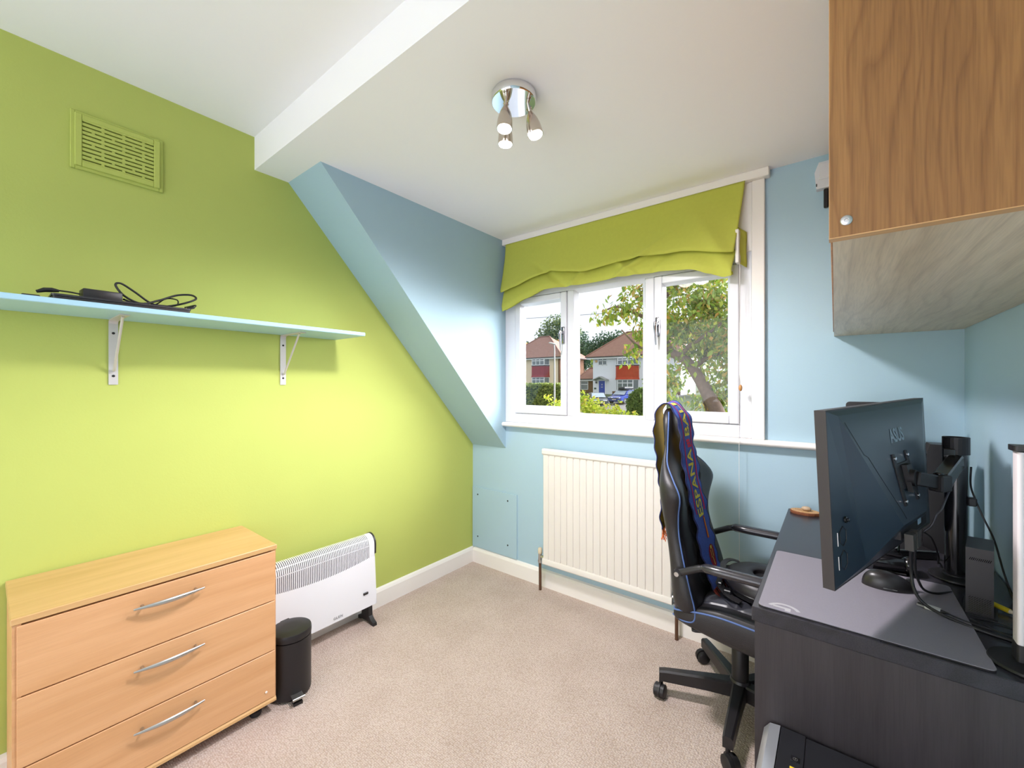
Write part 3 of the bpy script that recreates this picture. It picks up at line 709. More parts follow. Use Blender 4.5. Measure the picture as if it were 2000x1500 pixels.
# shaped back: outer rim, then a raised trapezium that deepens downwards
o4 = [(.003, .003), (MW - .003, .003), (MW - .003, MH - .003), (.003, MH - .003)]
i4 = [(.255, .095, .060), (MW - .255, .095, .060), (MW - .045, MH - .014, .016), (.045, MH - .014, .016)]
m4 = [(.15, .022, .020), (MW - .15, .022, .020)]
bk = MB()
vs = [mp_(u, v, .010) for u, v in o4] + [mp_(*q) for q in i4] + [mp_(*q) for q in m4]
bk.add(vs, [(4, 5, 6, 7), (3, 7, 6, 2), (0, 8, 4, 7, 3), (1, 2, 6, 5, 9), (0, 1, 9, 8), (8, 9, 5, 4)])
obj('back_shell', bk, MONB, mon)
# seam line on the shell
sm = MB()
def on_shell(u, v):   # height of the raised face
    t = (v - .095) / (MH - .014 - .095); return .060 + (.016 - .060) * t
sp = [(.070, .345), (.13, .27), (.15, .262), (.19, .215), (.275, .12), (.285, .105)]
for a, b in zip(sp, sp[1:]):
    sm.tube([mp_(a[0], a[1], on_shell(*a)), mp_(b[0], b[1], on_shell(*b))], .0009, 5)
obj('seam', sm, BLACKP, mon)
vs, fs = text_mesh('ASUS', .046, bold=.001, space=.95)
lgm = MB().add([mp_(MW / 2 + .02 + v[0], .292 + v[1], on_shell(0, .292 + v[1]) + .0007) for v in vs], fs)
obj('lettering', lgm, mat('grey print', rgb(150, 166, 180), .5), mon, label='grey maker lettering')
# controls on the near lower facet
def facet(u, v):  # plane through (.003,.003,.010) (.003,MH,.010) (.15,.022,.02) (.255,.095,.06)
    return .010 + max(0, (u - .003)) * .075 + .0006
ctl = MB()
for (u, v) in ((.045, .055), (.045, .105)):
    hexp = [(u + .016 * math.cos(PI / 6 + k * PI / 3), v + .021 * math.sin(PI / 6 + k * PI / 3)) for k in range(7)]
    for a, b in zip(hexp, hexp[1:]): ctl.tube([mp_(a[0], a[1], facet(*a)), mp_(b[0], b[1], facet(*b))], .0008, 5)
obj('button_outline', ctl, BLACKP, mon)
for v in (.052, .102): obj('button_key', MB().tube([mp_(.022, v - .014, facet(.022, v)), mp_(.022, v + .014, facet(.022, v))], .0010, 5), STEEL, mon)
obj('joystick', MB().lathe([(.007, 0), (.007, .003), (.004, .004), (.004, .007), (.001, .008)], 14, mp_(.058, .138, facet(.058, .13)), Vector((0, 0, 1)).rotation_difference(un).to_matrix().to_4x4()), BLACKG, mon, 40)
po = slab(.27, MW - .22, .055, .094, .030, .050)
obj('port_recess', po, BLACKP, mon)
cn = slab(.285, .310, .030, .068, .052, .068); slab(.318, .342, .030, .068, .052, .068, cn)
obj('connector', cn, mat('grey connector', rgb(74, 70, 66), .5), mon)
obj('socket_label', slab(.40, .425, .066, .088, .0505, .0515), mat('pale sticker', rgb(150, 176, 196), .5), mon)

# ------------------------------------------------------------------ monitor arm on its pole
ar = thing('monitor_stand', 'black steel desk pole and folding arm carrying the monitor', 'monitor stand', (.262, 1.642, DZ))
POLE = (.262, 1.642)
obj('base', MB().lathe([(.050, 0), (.055, .003), (.054, .007), (.042, .010), (.026, .011), (.025, .014)], 36, (*POLE, DZ + .0002)), BLACKM, ar, 40)
obj('pole', MB().cyl((*POLE, DZ + .010), (*POLE, 1.062), .0225, n=28), BLACKG, ar, 40)
cl = MB()
for s in (0, 1):
    for k in range(10):
        a0 = s * PI + .15 + k * (PI - .3) / 10; a1 = a0 + (PI - .3) / 10
        q = []
        for a in (a0, a1):
            for r in (.021, .027): q += [(POLE[0] + r * math.cos(a), POLE[1] + r * math.sin(a), z) for z in (1.062, 1.108)]
        cl.add(q, [(0, 1, 3, 2), (4, 6, 7, 5), (0, 4, 5, 1), (2, 3, 7, 6), (0, 2, 6, 4), (1, 5, 7, 3)])
obj('top_clamp', cl, BLACKM, ar, 40)
obj('clamp_plate', MB().box(POLE[0] - .030, POLE[0] - .006, POLE[1] - .032, POLE[1] - .022, 1.030, 1.078, .002), BLACKG, ar)
mc = mp_(MW / 2, .192, on_shell(0, .192) + .001)      # centre of the mounting plate
pl = MB()
def pslab(mb, u0, u1, v0, v1, n0, n1):
    """flat bar lying on the sloping shell around the plate centre"""
    vs = [mp_(MW / 2 + u, .192 + v, on_shell(0, .192 + v) + n) for u in (u0, u1) for v in (v0, v1) for n in (n0, n1)]
    return mb.add(vs, [(0, 1, 3, 2), (4, 6, 7, 5), (0, 4, 5, 1), (2, 3, 7, 6), (0, 2, 6, 4), (1, 5, 7, 3)])
pslab(pl, -.056, -.040, -.060, .060, .0003, .003); pslab(pl, .040, .056, .030, .060, .0003, .003); pslab(pl, .040, .056, -.060, -.030, .0003, .003)
pslab(pl, -.04, .056, .022, .036, .0003, .003); pslab(pl, -.04, .04, -.022, .022, .0003, .004); pslab(pl, -.018, .018, -.032, .032, .004, .014)
obj('mounting_plate', pl, BLACKM, ar)
for a in (-.0475, .0475):
    for b in (-.05, .05):
        bo = MB().lathe([(.0045, 0), (.0045, .003), (.002, .004)], 10, mp_(MW / 2 + a, .192 + b, on_shell(0, .192 + b) + .003), Vector((0, 0, 1)).rotation_difference(un).to_matrix().to_4x4()); obj('bolt', bo, CHROME, ar, 40)
J0 = mp_(MW / 2, .192, .055); J1 = mp_(MW / 2 + .01, .190, .088); J2 = Vector((.205, 1.462, 1.008)); J3 = Vector((POLE[0] - .004, POLE[1] - .028, 1.045))
obj('swivel', MB().cyl(J0 - un * .004, J0 + un * .010, .020, n=18), BLACKM, ar, 40)
def bar(p0, p1, wd, hg, name, m, bev=.003):
    d = (p1 - p0); L = d.length; d.normalize(); s_ = d.cross(Vector((0, 0, 1))).normalized(); u_ = s_.cross(d)
    R = Matrix((d, s_, u_)).transposed().to_4x4(); R.translation = p0
    return obj(name, MB().box(0, L, -wd / 2, wd / 2, -hg / 2, hg / 2, bev, 1, R), m, ar, 30)
bar(J0 + un * .006, J2 - (J2 - J0).normalized() * .012, .022, .034, 'front_link', BLACKM)
bar(J2 - Vector((.010, .018, 0)), J2 + Vector((.012, .012, 0)), .030, .040, 'elbow', BLACKM)
bar(J2 + Vector((.004, .008, .004)), J3, .030, .036, 'rear_link', BLACKG)
for p in (J2 + Vector((0, 0, .021)), J0 + (J2 - J0) * .45 + Vector((0, -.0005, .0))):
    eb = MB().lathe([(.009, 0), (.009, .002), (.004, .005)], 16, p, None if p.z > 1.02 else Matrix.Rotation(PI / 2, 4, 'X')); obj('pivot_cap', eb, BLACKG, ar, 40)
obj('cable_clip', MB().box(POLE[0] + .020, POLE[0] + .038, POLE[1] - .012, POLE[1] + .008, .925, .948, .003), BLACKP, ar, 40)

# ------------------------------------------------------------------ things standing behind the monitor
ss = thing('flat_screen', 'flat black screen behind the monitor with only its top corner showing', 'screen', (.13, 1.99, DZ))
obj('panel', MB().rbox(.033, .238, 1.985, 2.003, .80, 1.189, .012, axis='y'), BLACKP, ss, 40)
obj('back_bulge', MB().rbox(.06, .212, 1.972, 1.986, .84, 1.15, .03, axis='y'), BLACKG, ss, 40)
obj('stand', MB().box(.115, .155, 1.99, 2.002, DZ + .008, .82, .003).box(.05, .22, 1.94, 2.05, DZ + .0003, DZ + .008, .003), BLACKP, ss)
sk = thing('speaker', 'tall narrow black speaker at the back of the desk near the corner', 'speaker', (.262, 1.90, DZ))
obj('cabinet', MB().loft([[(x, y, z) for x, y in ((.222 + s, 1.86), (.302 - s, 1.86), (.302 - s, 1.93), (.222 + s, 1.93))] for z, s in ((DZ + .0003, 0), (1.04, .012), (1.062, .018))]), BLACKP, sk)
obj('grille', MB().loft([[(x, y, z) for x, y in ((.219 + s, 1.866), (.222 + s, 1.866), (.222 + s, 1.924), (.219 + s, 1.924))] for z, s in ((DZ + .02, 0), (1.03, .0125))]), MESHF, sk)
tb = thing('router', 'flat black box with a pale edge lying at the back of the desk', 'box', (.165, 1.80, DZ))
obj('body', rotz(MB().box(.10, .225, 1.74, 1.88, DZ + .0003, DZ + .024, .003), (.165, 1.80, 0), .5), BLACKP, tb)
obj('lid_edge', rotz(MB().box(.098, .227, 1.738, 1.744, DZ + .024, DZ + .028, .001), (.165, 1.80, 0), .5), STEEL, tb)

# mouse
ms = thing('mouse', 'black computer mouse on the mat below the monitor', 'mouse', (.105, 1.45, DZ + .0042))
mc_ = Vector((.108, 1.452, DZ + .0044)); ma = math.radians(12)
def mouse_pt(u, v):
    a = 2 * PI * u; t = v * PI / 2
    L = .058 if math.cos(a) > 0 else .052
    x = L * math.cos(a) * math.cos(t) ** .6; y = .031 * math.sin(a) * math.cos(t) ** .6 * (1 - .12 * math.cos(a) ** 2)
    z = .038 * math.sin(t) ** .9 * (1 - .25 * (x / .058) - .15 * (x / .058) ** 2)
    return mc_ + Vector((x * math.cos(ma) - y * math.sin(ma), x * math.sin(ma) + y * math.cos(ma), max(0, z)))
obj('shell', MB().grid(mouse_pt, 41, 14), mat('satin black mouse', rgb(36, 33, 34), .32), ms, 60)
obj('seam', MB().tube([mouse_pt(0.5 - .0, .0 + .12 * k) + Vector((0, 0, .0006)) for k in range(8)], .0007, 5), BLACKG, ms)
obj('wheel', MB().cyl(mouse_pt(.0, .55) + Vector((0, -.004, .001)), mouse_pt(.0, .55) + Vector((0, .004, .001)), .008, n=16), BLACKM, ms, 40)
obj('side_mark', MB().tube([mouse_pt(.70, .08) + Vector((0, -.0006, 0)), mouse_pt(.78, .08) + Vector((0, -.0006, 0))], .0007, 5), STEEL, ms)
# round device
dv_ = thing('desk_device', 'small glossy black barrel shaped device beside the mouse', 'device', (.13, 1.56, DZ))
obj('barrel', MB().lathe([(.012, -.046), (.021, -.044), (.023, -.038), (.023, .022), (.0205, .026), (.0235, .030), (.0235, .044), (.019, .047), (.004, .047)], 26, (.128, 1.592, DZ + .0245), Matrix.Rotation(.15, 4, 'Z') @ Matrix.Rotation(PI / 2, 4, 'Y')), BLACKG, dv_, 40)
obj('bracket', MB().box(.108, .146, 1.596, 1.612, DZ + .040, DZ + .082, .004).box(.104, .150, 1.582, 1.616, DZ + .046, DZ + .052, .002), BLACKG, dv_)
obj('clip', MB().box(.112, .142, 1.590, 1.597, DZ + .056, DZ + .086, .002), CHROME, dv_)
obj('foot', MB().box(.098, .158, 1.575, 1.625, DZ + .0003, DZ + .006, .002), BLACKP, dv_)

# external drive standing upright
hd = thing('hard_drive', 'upright black external drive with fine vents beside the pole', 'hard drive', (.265, 1.44, DZ))
def hq(x, y): return (.262 + x * .98 + y * .20, 1.408 - x * .12 + y * .98)
ring0 = [hq(x, y) for x, y in ((-.022, 0), (.022, 0), (.022, .105), (-.022, .105))]
obj('case', MB().prism(ring0, 'z', DZ + .002, .874), mat('satin black case', rgb(40, 36, 38), .45), hd)
vg = MB()
for k in range(12):
    x = -.016 + k * .0029
    a, b = hq(x, -.0004), hq(x + .0025, -.0004)
    vg.tube([(a[0], a[1], .846), (b[0], b[1], .852)], .0006, 4)
for r in range(7):
    for k in range(9):
        x = -.017 + k * .004
        a, b = hq(x, -.0004), hq(x + .003, -.0004)
        vg.tube([(a[0], a[1], DZ + .008 + r * .005), (b[0], b[1], DZ + .012 + r * .005)], .0005, 4)
obj('vent_slots', vg, BLACKG, hd, kind='stuff')
obj('foot', MB().prism([hq(x, y) for x, y in ((-.028, -.004), (.028, -.004), (.028, .11), (-.028, .11))], 'z', DZ + .0002, DZ + .002), BLACKP, hd)

# LED light bar
ll = thing('light_bar', 'upright white LED light bar on a round black foot on the desk', 'lamp', (.29, 1.205, DZ))
LBX, LBY = .283, 1.212
obj('foot', MB().lathe([(.055, 0), (.058, .003), (.056, .007), (.030, .010), (.012, .011)], 36, (.292, 1.208, DZ + .0002)), BLACKM, ll, 40)
obj('housing', MB().rbox(LBX - .004, LBX + .026, LBY - .016, LBY + .016, DZ + .010, 1.128, .005), BLACKP, ll, 40)
obj('diffuser', MB().rbox(LBX - .012, LBX - .002, LBY - .015, LBY + .015, DZ + .040, 1.124, .004), mat('white diffuser', rgb(226, 218, 220), .4), ll, 40)
obj('top_cap', MB().rbox(LBX - .018, LBX + .028, LBY - .018, LBY + .018, 1.126, 1.136, .006), BLACKP, ll, 40)
obj('collar', MB().rbox(LBX - .013, LBX + .027, LBY - .017, LBY + .017, DZ + .009, DZ + .042, .005), BLACKP, ll, 40)

# wooden coaster with a pebble on it
cs_ = thing('wood_slice', 'oval slice of wood with bark edge on the far corner of the desk', 'coaster', (-.098, 2.085, DZ))
cc = (-.096, 2.088)
def oval(r, z, seed=3):
    rnd = random.Random(seed); out = []
    for k in range(28):
        a = 2 * PI * k / 28; q = 1 + rnd.uniform(-.03, .03)
        out.append((cc[0] + .052 * r * q * math.cos(a), cc[1] + .036 * r * q * math.sin(a), z))
    return out
obj('bark', MB().loft([oval(.97, DZ + .0003), oval(1.0, DZ + .006), oval(.98, DZ + .012)]), mat('bark', rgb(132, 78, 48), .8, noise=.3, nscale=120, bump=.6, bscale=200), cs_)
obj('face', MB().loft([oval(.95, DZ + .0121), oval(.94, DZ + .0130)]), wood('sliced wood', rgb(196, 150, 98), rgb(214, 172, 122), 'z', 'x', .6, scale=4, lines=150, dark=.5), cs_)
obj('crack', MB().tube([(cc[0] - .035, cc[1] + .004, DZ + .0132), (cc[0] - .01, cc[1] - .002, DZ + .0132)], .0008, 5), mat('dark crack', rgb(110, 70, 40), .9), cs_)
pb = obj('pebble', MB().sphere((-.092, 2.088, DZ + .0132 + .009), .017, .013, .009, 20, 12), mat('smooth tan stone', rgb(190, 164, 134), .5, noise=.12, nscale=60), smooth=60)
tag(pb, 'small smooth tan pebble resting on the wood slice', 'stone')

# ------------------------------------------------------------------ cables on the desk
c1 = obj('monitor_cable', MB().tube(spl([mp_(.297, .032, .060), (.145, 1.372, .80), (.150, 1.36, .762), (.168, 1.355, .737), (.205, 1.335, .7275), (.255, 1.315, .7238), (.31, 1.300, .7236), (.34, 1.29, .7236)]), .0034, 8), CB, smooth=60)
tag(c1, 'thick black cable sweeping from the monitor over the mat to the right', 'cable')
c2 = obj('display_cable', MB().tube(spl([mp_(.330, .032, .060), (.155, 1.40, .80), (.163, 1.41, .768), (.175, 1.43, .745), (.20, 1.47, .7285), (.235, 1.52, .7225)]), .0028, 8), CB, smooth=60)
tag(c2, 'black cable dropping from the second monitor connector behind the mouse', 'cable')
us = thing('usb_cable', 'thin black cable with a white USB plug lying on the mat', 'cable', (.2, 1.36, DZ))
obj('wire', MB().tube(spl([(.204, 1.358, .7285), (.215, 1.352, .7270), (.245, 1.340, .7250), (.275, 1.335, .7238), (.310, 1.345, .7230), (.315, 1.375, .7230), (.285, 1.385, .7230), (.255, 1.375, .7245), (.240, 1.362, .7265), (.255, 1.345, .7275), (.29, 1.32, .7245), (.33, 1.305, .7240)]), .0014, 6), CB, us, 60)
ua = Matrix.Translation((.182, 1.366, .7245)) @ Matrix.Rotation(-.38, 4, 'Z')
obj('plug', MB().box(-.014, .012, -.0085, .0085, 0, .0078, .0015, 1, ua), mat('white plug', rgb(220, 218, 216), .4), us, 40)
obj('contact', MB().box(-.028, -.014, -.006, .006, .0012, .0062, .0005, 1, ua), STEEL, us)
obj('strain_relief', MB().tube([ua @ Vector((.012, 0, .004)), ua @ Vector((.026, 0, .004))], [.004, .002], 8), CB, us, 60)
c4 = obj('arm_cable', MB().tube(spl([mp_(.40, .050, .060), (.190, 1.455, .90), (.200, 1.46, .928), (.208, 1.455, .945), (.222, 1.49, .970), (.245, 1.55, 1.005), (.262, 1.61, 1.02)]), .0022, 6), mat('grey cable', rgb(70, 68, 72), .5), smooth=60)
tag(c4, 'thin grey cable looping from the monitor ports up to the arm', 'cable')
c5 = obj('pole_cable', MB().tube(spl([(.290, 1.640, 1.03), (.289, 1.638, .98), (.298, 1.636, .94), (.310, 1.63, .90), (.325, 1.61, .85), (.335, 1.58, .78), (.345, 1.55, .7225)]), .0022, 6), CB, smooth=60)
tag(c5, 'black cable clipped to the pole and hanging down beside the wall', 'cable')
c6 = obj('audio_cable', MB().tube(spl([mp_(.44, .040, .050), (.205, 1.57, .84), (.222, 1.605, .79), (.228, 1.64, .765), (.236, 1.70, .735), (.245, 1.76, .7225)]), .0022, 6), CB, smooth=60)
tag(c6, 'thin black cable running behind the pole towards the speaker', 'cable')
nc = thing('network_cable', 'yellow network plug on a cable behind the external drive', 'cable', (.31, 1.46, DZ))
obj('plug', MB().tube([(.294, 1.478, .7315), (.318, 1.455, .7295)], .006, 8), mat('yellow plastic', rgb(222, 196, 40), .45), nc, 50)
obj('boot', MB().tube([(.318, 1.455, .7295), (.327, 1.447, .7285)], [.005, .003], 8), CREAM, nc, 50)
obj('wire', MB().tube(spl([(.327, 1.447, .7285), (.34, 1.43, .727), (.35, 1.40, .7235), (.352, 1.34, .7235)]), .0025, 6), mat('pale cable', rgb(190, 186, 180), .5), nc, 50)

# ------------------------------------------------------------------ computer tower on the floor at the end of the desk
pc = thing('computer_tower', 'black computer tower standing on the floor against the end of the desk', 'computer', (.07, 1.01, 0))
PX0, PX1, PY0, PY1, PZ = -.133, .30, .915, 1.132, .465
PCM = mat('satin black pc case', rgb(40, 40, 44), .3, .3)
obj('case', MB().box(PX0 + .035, PX1, PY0, PY1, .012, PZ - .002, .003), mat('black steel case', rgb(34, 33, 36), .42, .3), pc)
fb_ = MB().prism([(PX0, .02), (PX0 - .004, .40), (PX0 + .002, .445), (PX0 + .014, PZ - .003), (PX0 + .0345, PZ), (PX0 + .0345, .012), (PX0 + .01, .012)], 'y', PY0 - .001, PY1 + .001)
obj('front_bezel', fb_, mat('black bezel with painted reflection', rgb(168, 170, 176), .3, .6), pc, 40)  # glossy black plastic; the window's pale reflection is put into this silver colour
obj('top_strip', MB().box(PX0 + .0365, PX0 + .082, PY0, PY1, PZ - .002, PZ + .0005, .0005), PCM, pc)
obj('top_panel', MB().box(PX0 + .084, PX1 - .002, PY0 + .004, PY1 - .004, PZ - .002, PZ, .0005), PCM, pc)
pbx = MB().box(PX0 + .060, PX0 + .076, 1.040, 1.056, PZ + .0005, PZ + .0015, .0004)
pw_ = obj('power_button', pbx, BLACKG, pc)
ri = MB()
for k in range(16):
    a = 2 * PI * k / 16; b = 2 * PI * (k + 1) / 16; q = (PX0 + .068, 1.048, PZ + .0016)
    ri.add([(q[0] + r * math.cos(t), q[1] + r * math.sin(t), q[2]) for t in (a, b) for r in (.0032, .0044)], [(0, 1, 3, 2)])
ri.add([(PX0 + .0672, 1.0465, PZ + .0017), (PX0 + .0688, 1.0465, PZ + .0017), (PX0 + .0688, 1.051, PZ + .0017), (PX0 + .0672, 1.051, PZ + .0017)], [(0, 1, 2, 3)])
obj('power_symbol', ri, STEEL, pw_)
YEL = mat('yellow usb insert', rgb(216, 188, 40), .5)
obj('usb_port', MB().box(PX0 + .060, PX0 + .075, 1.018, 1.0235, PZ + .0005, PZ + .0015), YEL, pc)
obj('usb_port', MB().box(PX0 + .064, PX0 + .073, 1.004, 1.0065, PZ + .0005, PZ + .0013), YEL, pc)
obj('audio_jack', MB().lathe([(.0032, 0), (.0032, .001), (.0016, .001), (.0014, .0)], 12, (PX0 + .067, .992, PZ + .0006)), BLACKG, pc)
obj('audio_jack', MB().lathe([(.0032, 0), (.0032, .001), (.0016, .001), (.0014, .0)], 12, (PX0 + .067, .978, PZ + .0006)), BLACKG, pc)
for x in (PX0 + .05, PX1 - .04):
    for y in (PY0 + .03, PY1 - .03): obj('foot', MB().cyl((x, y, 0), (x, y, .014), .014, n=14), BLACKP, pc)
# ------------------------------------------------------------------ gaming chair
HC = Vector((-.285, 1.785, 0))
gch = thing('gaming_chair', 'black gaming chair with blue piping pushed up to the desk', 'chair', (HC.x, HC.y, 0))
# five-star base
hub = MB().lathe([(.030, .055), (.036, .060), (.038, .085), (.036, .122), (.031, .130)], 24, HC)
obj('hub', hub, BLACKP, gch, 40)
CASTM = mat('black caster plastic', rgb(28, 27, 29), .45)
for k in range(5):
    a = math.radians(128 + 72 * k); d = Vector((math.cos(a), math.sin(a), 0)); s = Vector((-d.y, d.x, 0))
    rings = []
    for r, zt, zb, hw in ((.022, .122, .066, .024), (.12, .118, .068, .020), (.27, .108, .066, .0165), (.292, .104, .066, .0155)):
        c = HC + d * r
        rings.append([c - s * hw + Vector((0, 0, zb)), c + s * hw + Vector((0, 0, zb)), c + s * hw + Vector((0, 0, zt - .006)), c + s * (hw - .006) + Vector((0, 0, zt)), c - s * (hw - .006) + Vector((0, 0, zt)), c - s * hw + Vector((0, 0, zt - .006))])
    lg_ = obj('leg', MB().loft(rings), BLACKP, gch, 35)
    e = HC + d * .285
    sw = math.radians(40 + 50 * k); sd = Vector((math.cos(sw), math.sin(sw), 0)); so = Vector((-sd.y, sd.x, 0))
    wc = e - sd * .012 + Vector((0, 0, .026))
    cst = MB()
    for q in (-1, 1):
        cst.tube([wc + so * q * .003, wc + so * q * .005, wc + so * q * .018, wc + so * q * .022], [.022, .0255, .0255, .020], 20)
    cst.cyl(e + Vector((0, 0, .040)), e + Vector((0, 0, .068)), .008, n=10)
    cst.tube([wc - so * .004 + Vector((0, 0, .002)), wc + so * .004 + Vector((0, 0, .002))], .029, 18)
    obj('caster', cst, CASTM, lg_, 40)
obj('gas_column', MB().lathe([(.029, .125), (.029, .25), (.026, .254), (.026, .262), (.018, .264), (.018, .305)], 26, HC), BLACKM, gch, 40)
obj('mechanism', MB().box(HC.x - .075, HC.x + .13, HC.y - .065, HC.y + .065,   .300, .334, .006), BLACKM, gch)
lv = MB().tube([(-.30, 1.73, .318), (-.375, 1.690, .322)], .0045, 8)
lv.tube([(-.365, 1.694, .322), (-.385, 1.684, .322), (-.420, 1.668, .320), (-.430, 1.664, .319)], [.008, .013, .0125, .008], 12, flat=.7)
obj('height_lever', lv, BLACKP, gch, 50)
# seat cushion: side profile swept over the width
CY = 1.78
def seat_ring(x, zt, zb, hw):
    return [(x, CY - hw + .004, zb), (x, CY - hw, (zb * .6 + zt * .4)), (x, CY - hw, zt - .012), (x, CY - hw + .018, zt + .002), (x, CY - hw + .05, zt - .010), (x, CY, zt - .016), (x, CY + hw - .05, zt - .010), (x, CY + hw - .018, zt + .002),
            (x, CY + hw, zt - .012), (x, CY + hw, (zb * .6 + zt * .4)), (x, CY + hw - .004, zb), (x, CY, zb - .002)]
tab = [(-.474, .425, .408, .205), (-.466, .440, .388, .222), (-.43, .452, .376, .234), (-.36, .472, .362, .242), (-.30, .478, .350, .244), (-.22, .474, .340, .246), (-.10, .464, .336, .248), (0, .462, .352, .25), (.03, .452, .388, .245), (.045, .436, .402, .235)]
seat_o = obj('seat', MB().loft([seat_ring(*r) for r in tab]), LEATH, gch, 60, sub=2)
def seat_top(x):
    for a, b in zip(tab, tab[1:]):
        if x <= b[0]: t = (x - a[0]) / (b[0] - a[0]); return a[1] + (b[1] - a[1]) * t
    return tab[-1][1]
def quilt(u, v):
    a = (u + v) % 1; b = (u - v) % 1
    return min(a, 1 - a, b, 1 - b)
def seat_q(u, v):
    x = -.40 + .42 * u; y = CY - .175 + .35 * v
    q = quilt((x + 1) / .052 * .5, y / .052 * .5 * .9)
    edge = min(u, 1 - u, v, 1 - v) * 12
    return (x, y, seat_top(x) - .0125 + min(.012, .06 * q) * min(1, edge) - (0 if edge > .3 else .004) + .004 * (2 * abs(v - .5)) ** 3)
obj('quilted_panel', MB().grid(seat_q, 110, 100), mat('quilted black leather', rgb(58, 59, 66), .3), gch, 50)
def smoothed(o):
    ev = o.evaluated_get(bpy.context.evaluated_depsgraph_get()); me = ev.to_mesh(); org = LOC[gch.name]
    vs = [v.co.copy() + org for v in me.vertices[:len(o.data.vertices)]]; ev.to_mesh_clear(); return vs
sv = smoothed(seat_o)
for idx, sgn in ((2, -1), (8, 1)):
    pp_ = MB().tube(spl([sv[k * 12 + idx] + Vector((0, sgn * .0012, .004)) for k in range(9)], 4), .0032, 8); obj('seat_piping', pp_, PIPING, gch, 60)
# backrest sections: z, half width, x at piping, x at centre, x at back
BS = [(.405, .205, -.380, -.385, -.455), (.450, .230, -.380, -.380, -.467), (.52, .230, -.398, -.394, -.470), (.60, .217, -.425, -.412, -.476), (.70, .200, -.452, -.434, -.494), (.78, .216, -.446, -.450, -.508),
      (.85, .248, -.415, -.463, -.513), (.90, .226, -.458, -.473, -.515), (.95, .172, -.512, -.482, -.520), (1.00, .133, -.520, -.489, -.530), (1.06, .124, -.520, -.499, -.541), (1.11, .110, -.520, -.509, -.551), (1.145, .076, -.532, -.522, -.553), (1.156, .036, -.541, -.535, -.549)]
def bring(z, w_, xe, xc, xb):
    k_ = max(0, min(1, (1.0 - z) / .08)); w_ *= 1 + .07 * k_; xb -= .020 * k_; xe += .004
    return [(xe, CY - w_, z), (xe * .6 + xc * .4 + .006, CY - w_ * .80, z), (xc, CY - w_ * .45, z), (xc, CY, z), (xc, CY + w_ * .45, z), (xe * .6 + xc * .4 + .006, CY + w_ * .80, z), (xe, CY + w_, z),
            (xe * .4 + xb * .6, CY + w_ * 1.02, z), (xb, CY + w_ * .82, z), (xb - .006, CY, z), (xb, CY - w_ * .82, z), (xe * .4 + xb * .6, CY - w_ * 1.02, z)]
back_o = obj('backrest', MB().loft([bring(*b) for b in BS]), LEATH, gch, 70, sub=2)
def bsec(z):
    for a, b in zip(BS, BS[1:]):
        if z <= b[0]: t = (z - a[0]) / (b[0] - a[0]); return [a[i] + (b[i] - a[i]) * t for i in range(5)]
    return BS[-1]
def back_q(u, v):
    z = .47 + .47 * u; s_ = bsec(z); hw = s_[1] * .70; y = CY - hw + 2 * hw * v
    q = quilt(z / .09 * .5, y / .09 * .5)
    edge = min(u, 1 - u, v, 1 - v) * 10
    e_ = abs(2 * v - 1)
    xb_ = s_[3] * (1 - .4 * max(0, (e_ - .5)) ) + s_[2] * .4 * max(0, (e_ - .5))
    return (xb_ - .003 + min(.007, .04 * q) * min(1, edge) + .004 * max(0, e_ - .5), y, z)
obj('quilted_back', MB().grid(back_q, 90, 70), MESHF, gch, 50)
bv = smoothed(back_o)
for idx, sgn in ((0, -1), (6, 1)):
    path = [(-.470, CY + sgn * .212, .408), (-.43, CY + sgn * .230, .404), (-.393, CY + sgn * .236, .416)]
    path += [bv[k * 12 + idx] + Vector((.0006, sgn * .0012, 0)) for k in range(1, 13)]
    obj('back_piping', MB().tube(spl(path, 5), .0030, 8), PIPING, gch, 60)
# arm rests
for sgn in (-1, 1):
    y = CY + sgn * .258
    tub = MB().tube(spl([(-.440, y, .583), (-.428, y, .588), (-.380, y, .612), (-.362, y, .619), (-.335, y, .621), (-.12, y, .617), (-.085, y, .607), (-.065, y, .575), (-.055, y - sgn * .01, .48), (-.055, y - sgn * .02, .41), (-.06, y - sgn * .06, .372), (-.08, y - sgn * .12, .362)], 5), .0125, 12)
    tub.cyl((-.440, y - .014, .583), (-.440, y + .014, .583), .0145, n=16)
    am = obj('armrest', tub, BLACKP, gch, 50)
    pd_ = [(x, y, .624 - (x + .36) * .012) for x in (-.358, -.345, -.30, -.2, -.13, -.118)]
    obj('arm_pad', MB().tube(pd_, [.012, .019, .020, .020, .019, .012], 14, flat=.85), mat('smooth black arm pad', rgb(48, 47, 52), .22, coat=.4), am, 60)
    obj('arm_bolt', MB().cyl((-.440, y + sgn * .0141, .583), (-.440, y + sgn * .017, .583), .008, n=14), STEEL, am)

# ------------------------------------------------------------------ scarf over the chair
SCB = mat('knitted blue scarf', rgb(74, 104, 196), .9, noise=.35, nscale=160, bump=.8, bscale=450)
SCY = mat('yellow scarf reverse', rgb(206, 168, 44), .9, noise=.2, nscale=160, bump=.8, bscale=450)
SCN = mat('navy scarf edge', rgb(34, 40, 84), .9, noise=.3, nscale=160)
SCR = mat('crimson stripe', rgb(196, 36, 92), .9, noise=.2, nscale=200)
SCT = mat('yellow knitted letters', rgb(226, 216, 84), .9)
SCO = mat('orange fringe', rgb(206, 100, 48), .9, noise=.25, nscale=100)
SCF = mat('dark red fringe', rgb(120, 44, 30), .9, noise=.3, nscale=100)
path = spl([(-.355, 0, .485), (-.383, 0, .545), (-.408, 0, .65), (-.436, 0, .78), (-.457, 0, .88), (-.476, 0, 1.00), (-.484, 0, 1.085), (-.503, 0, 1.138), (-.540, 0, 1.172), (-.574, 0, 1.150), (-.580, 0, 1.06), (-.570, 0, .95), (-.552, 0, .80), (-.550, 0, .67)], 8)
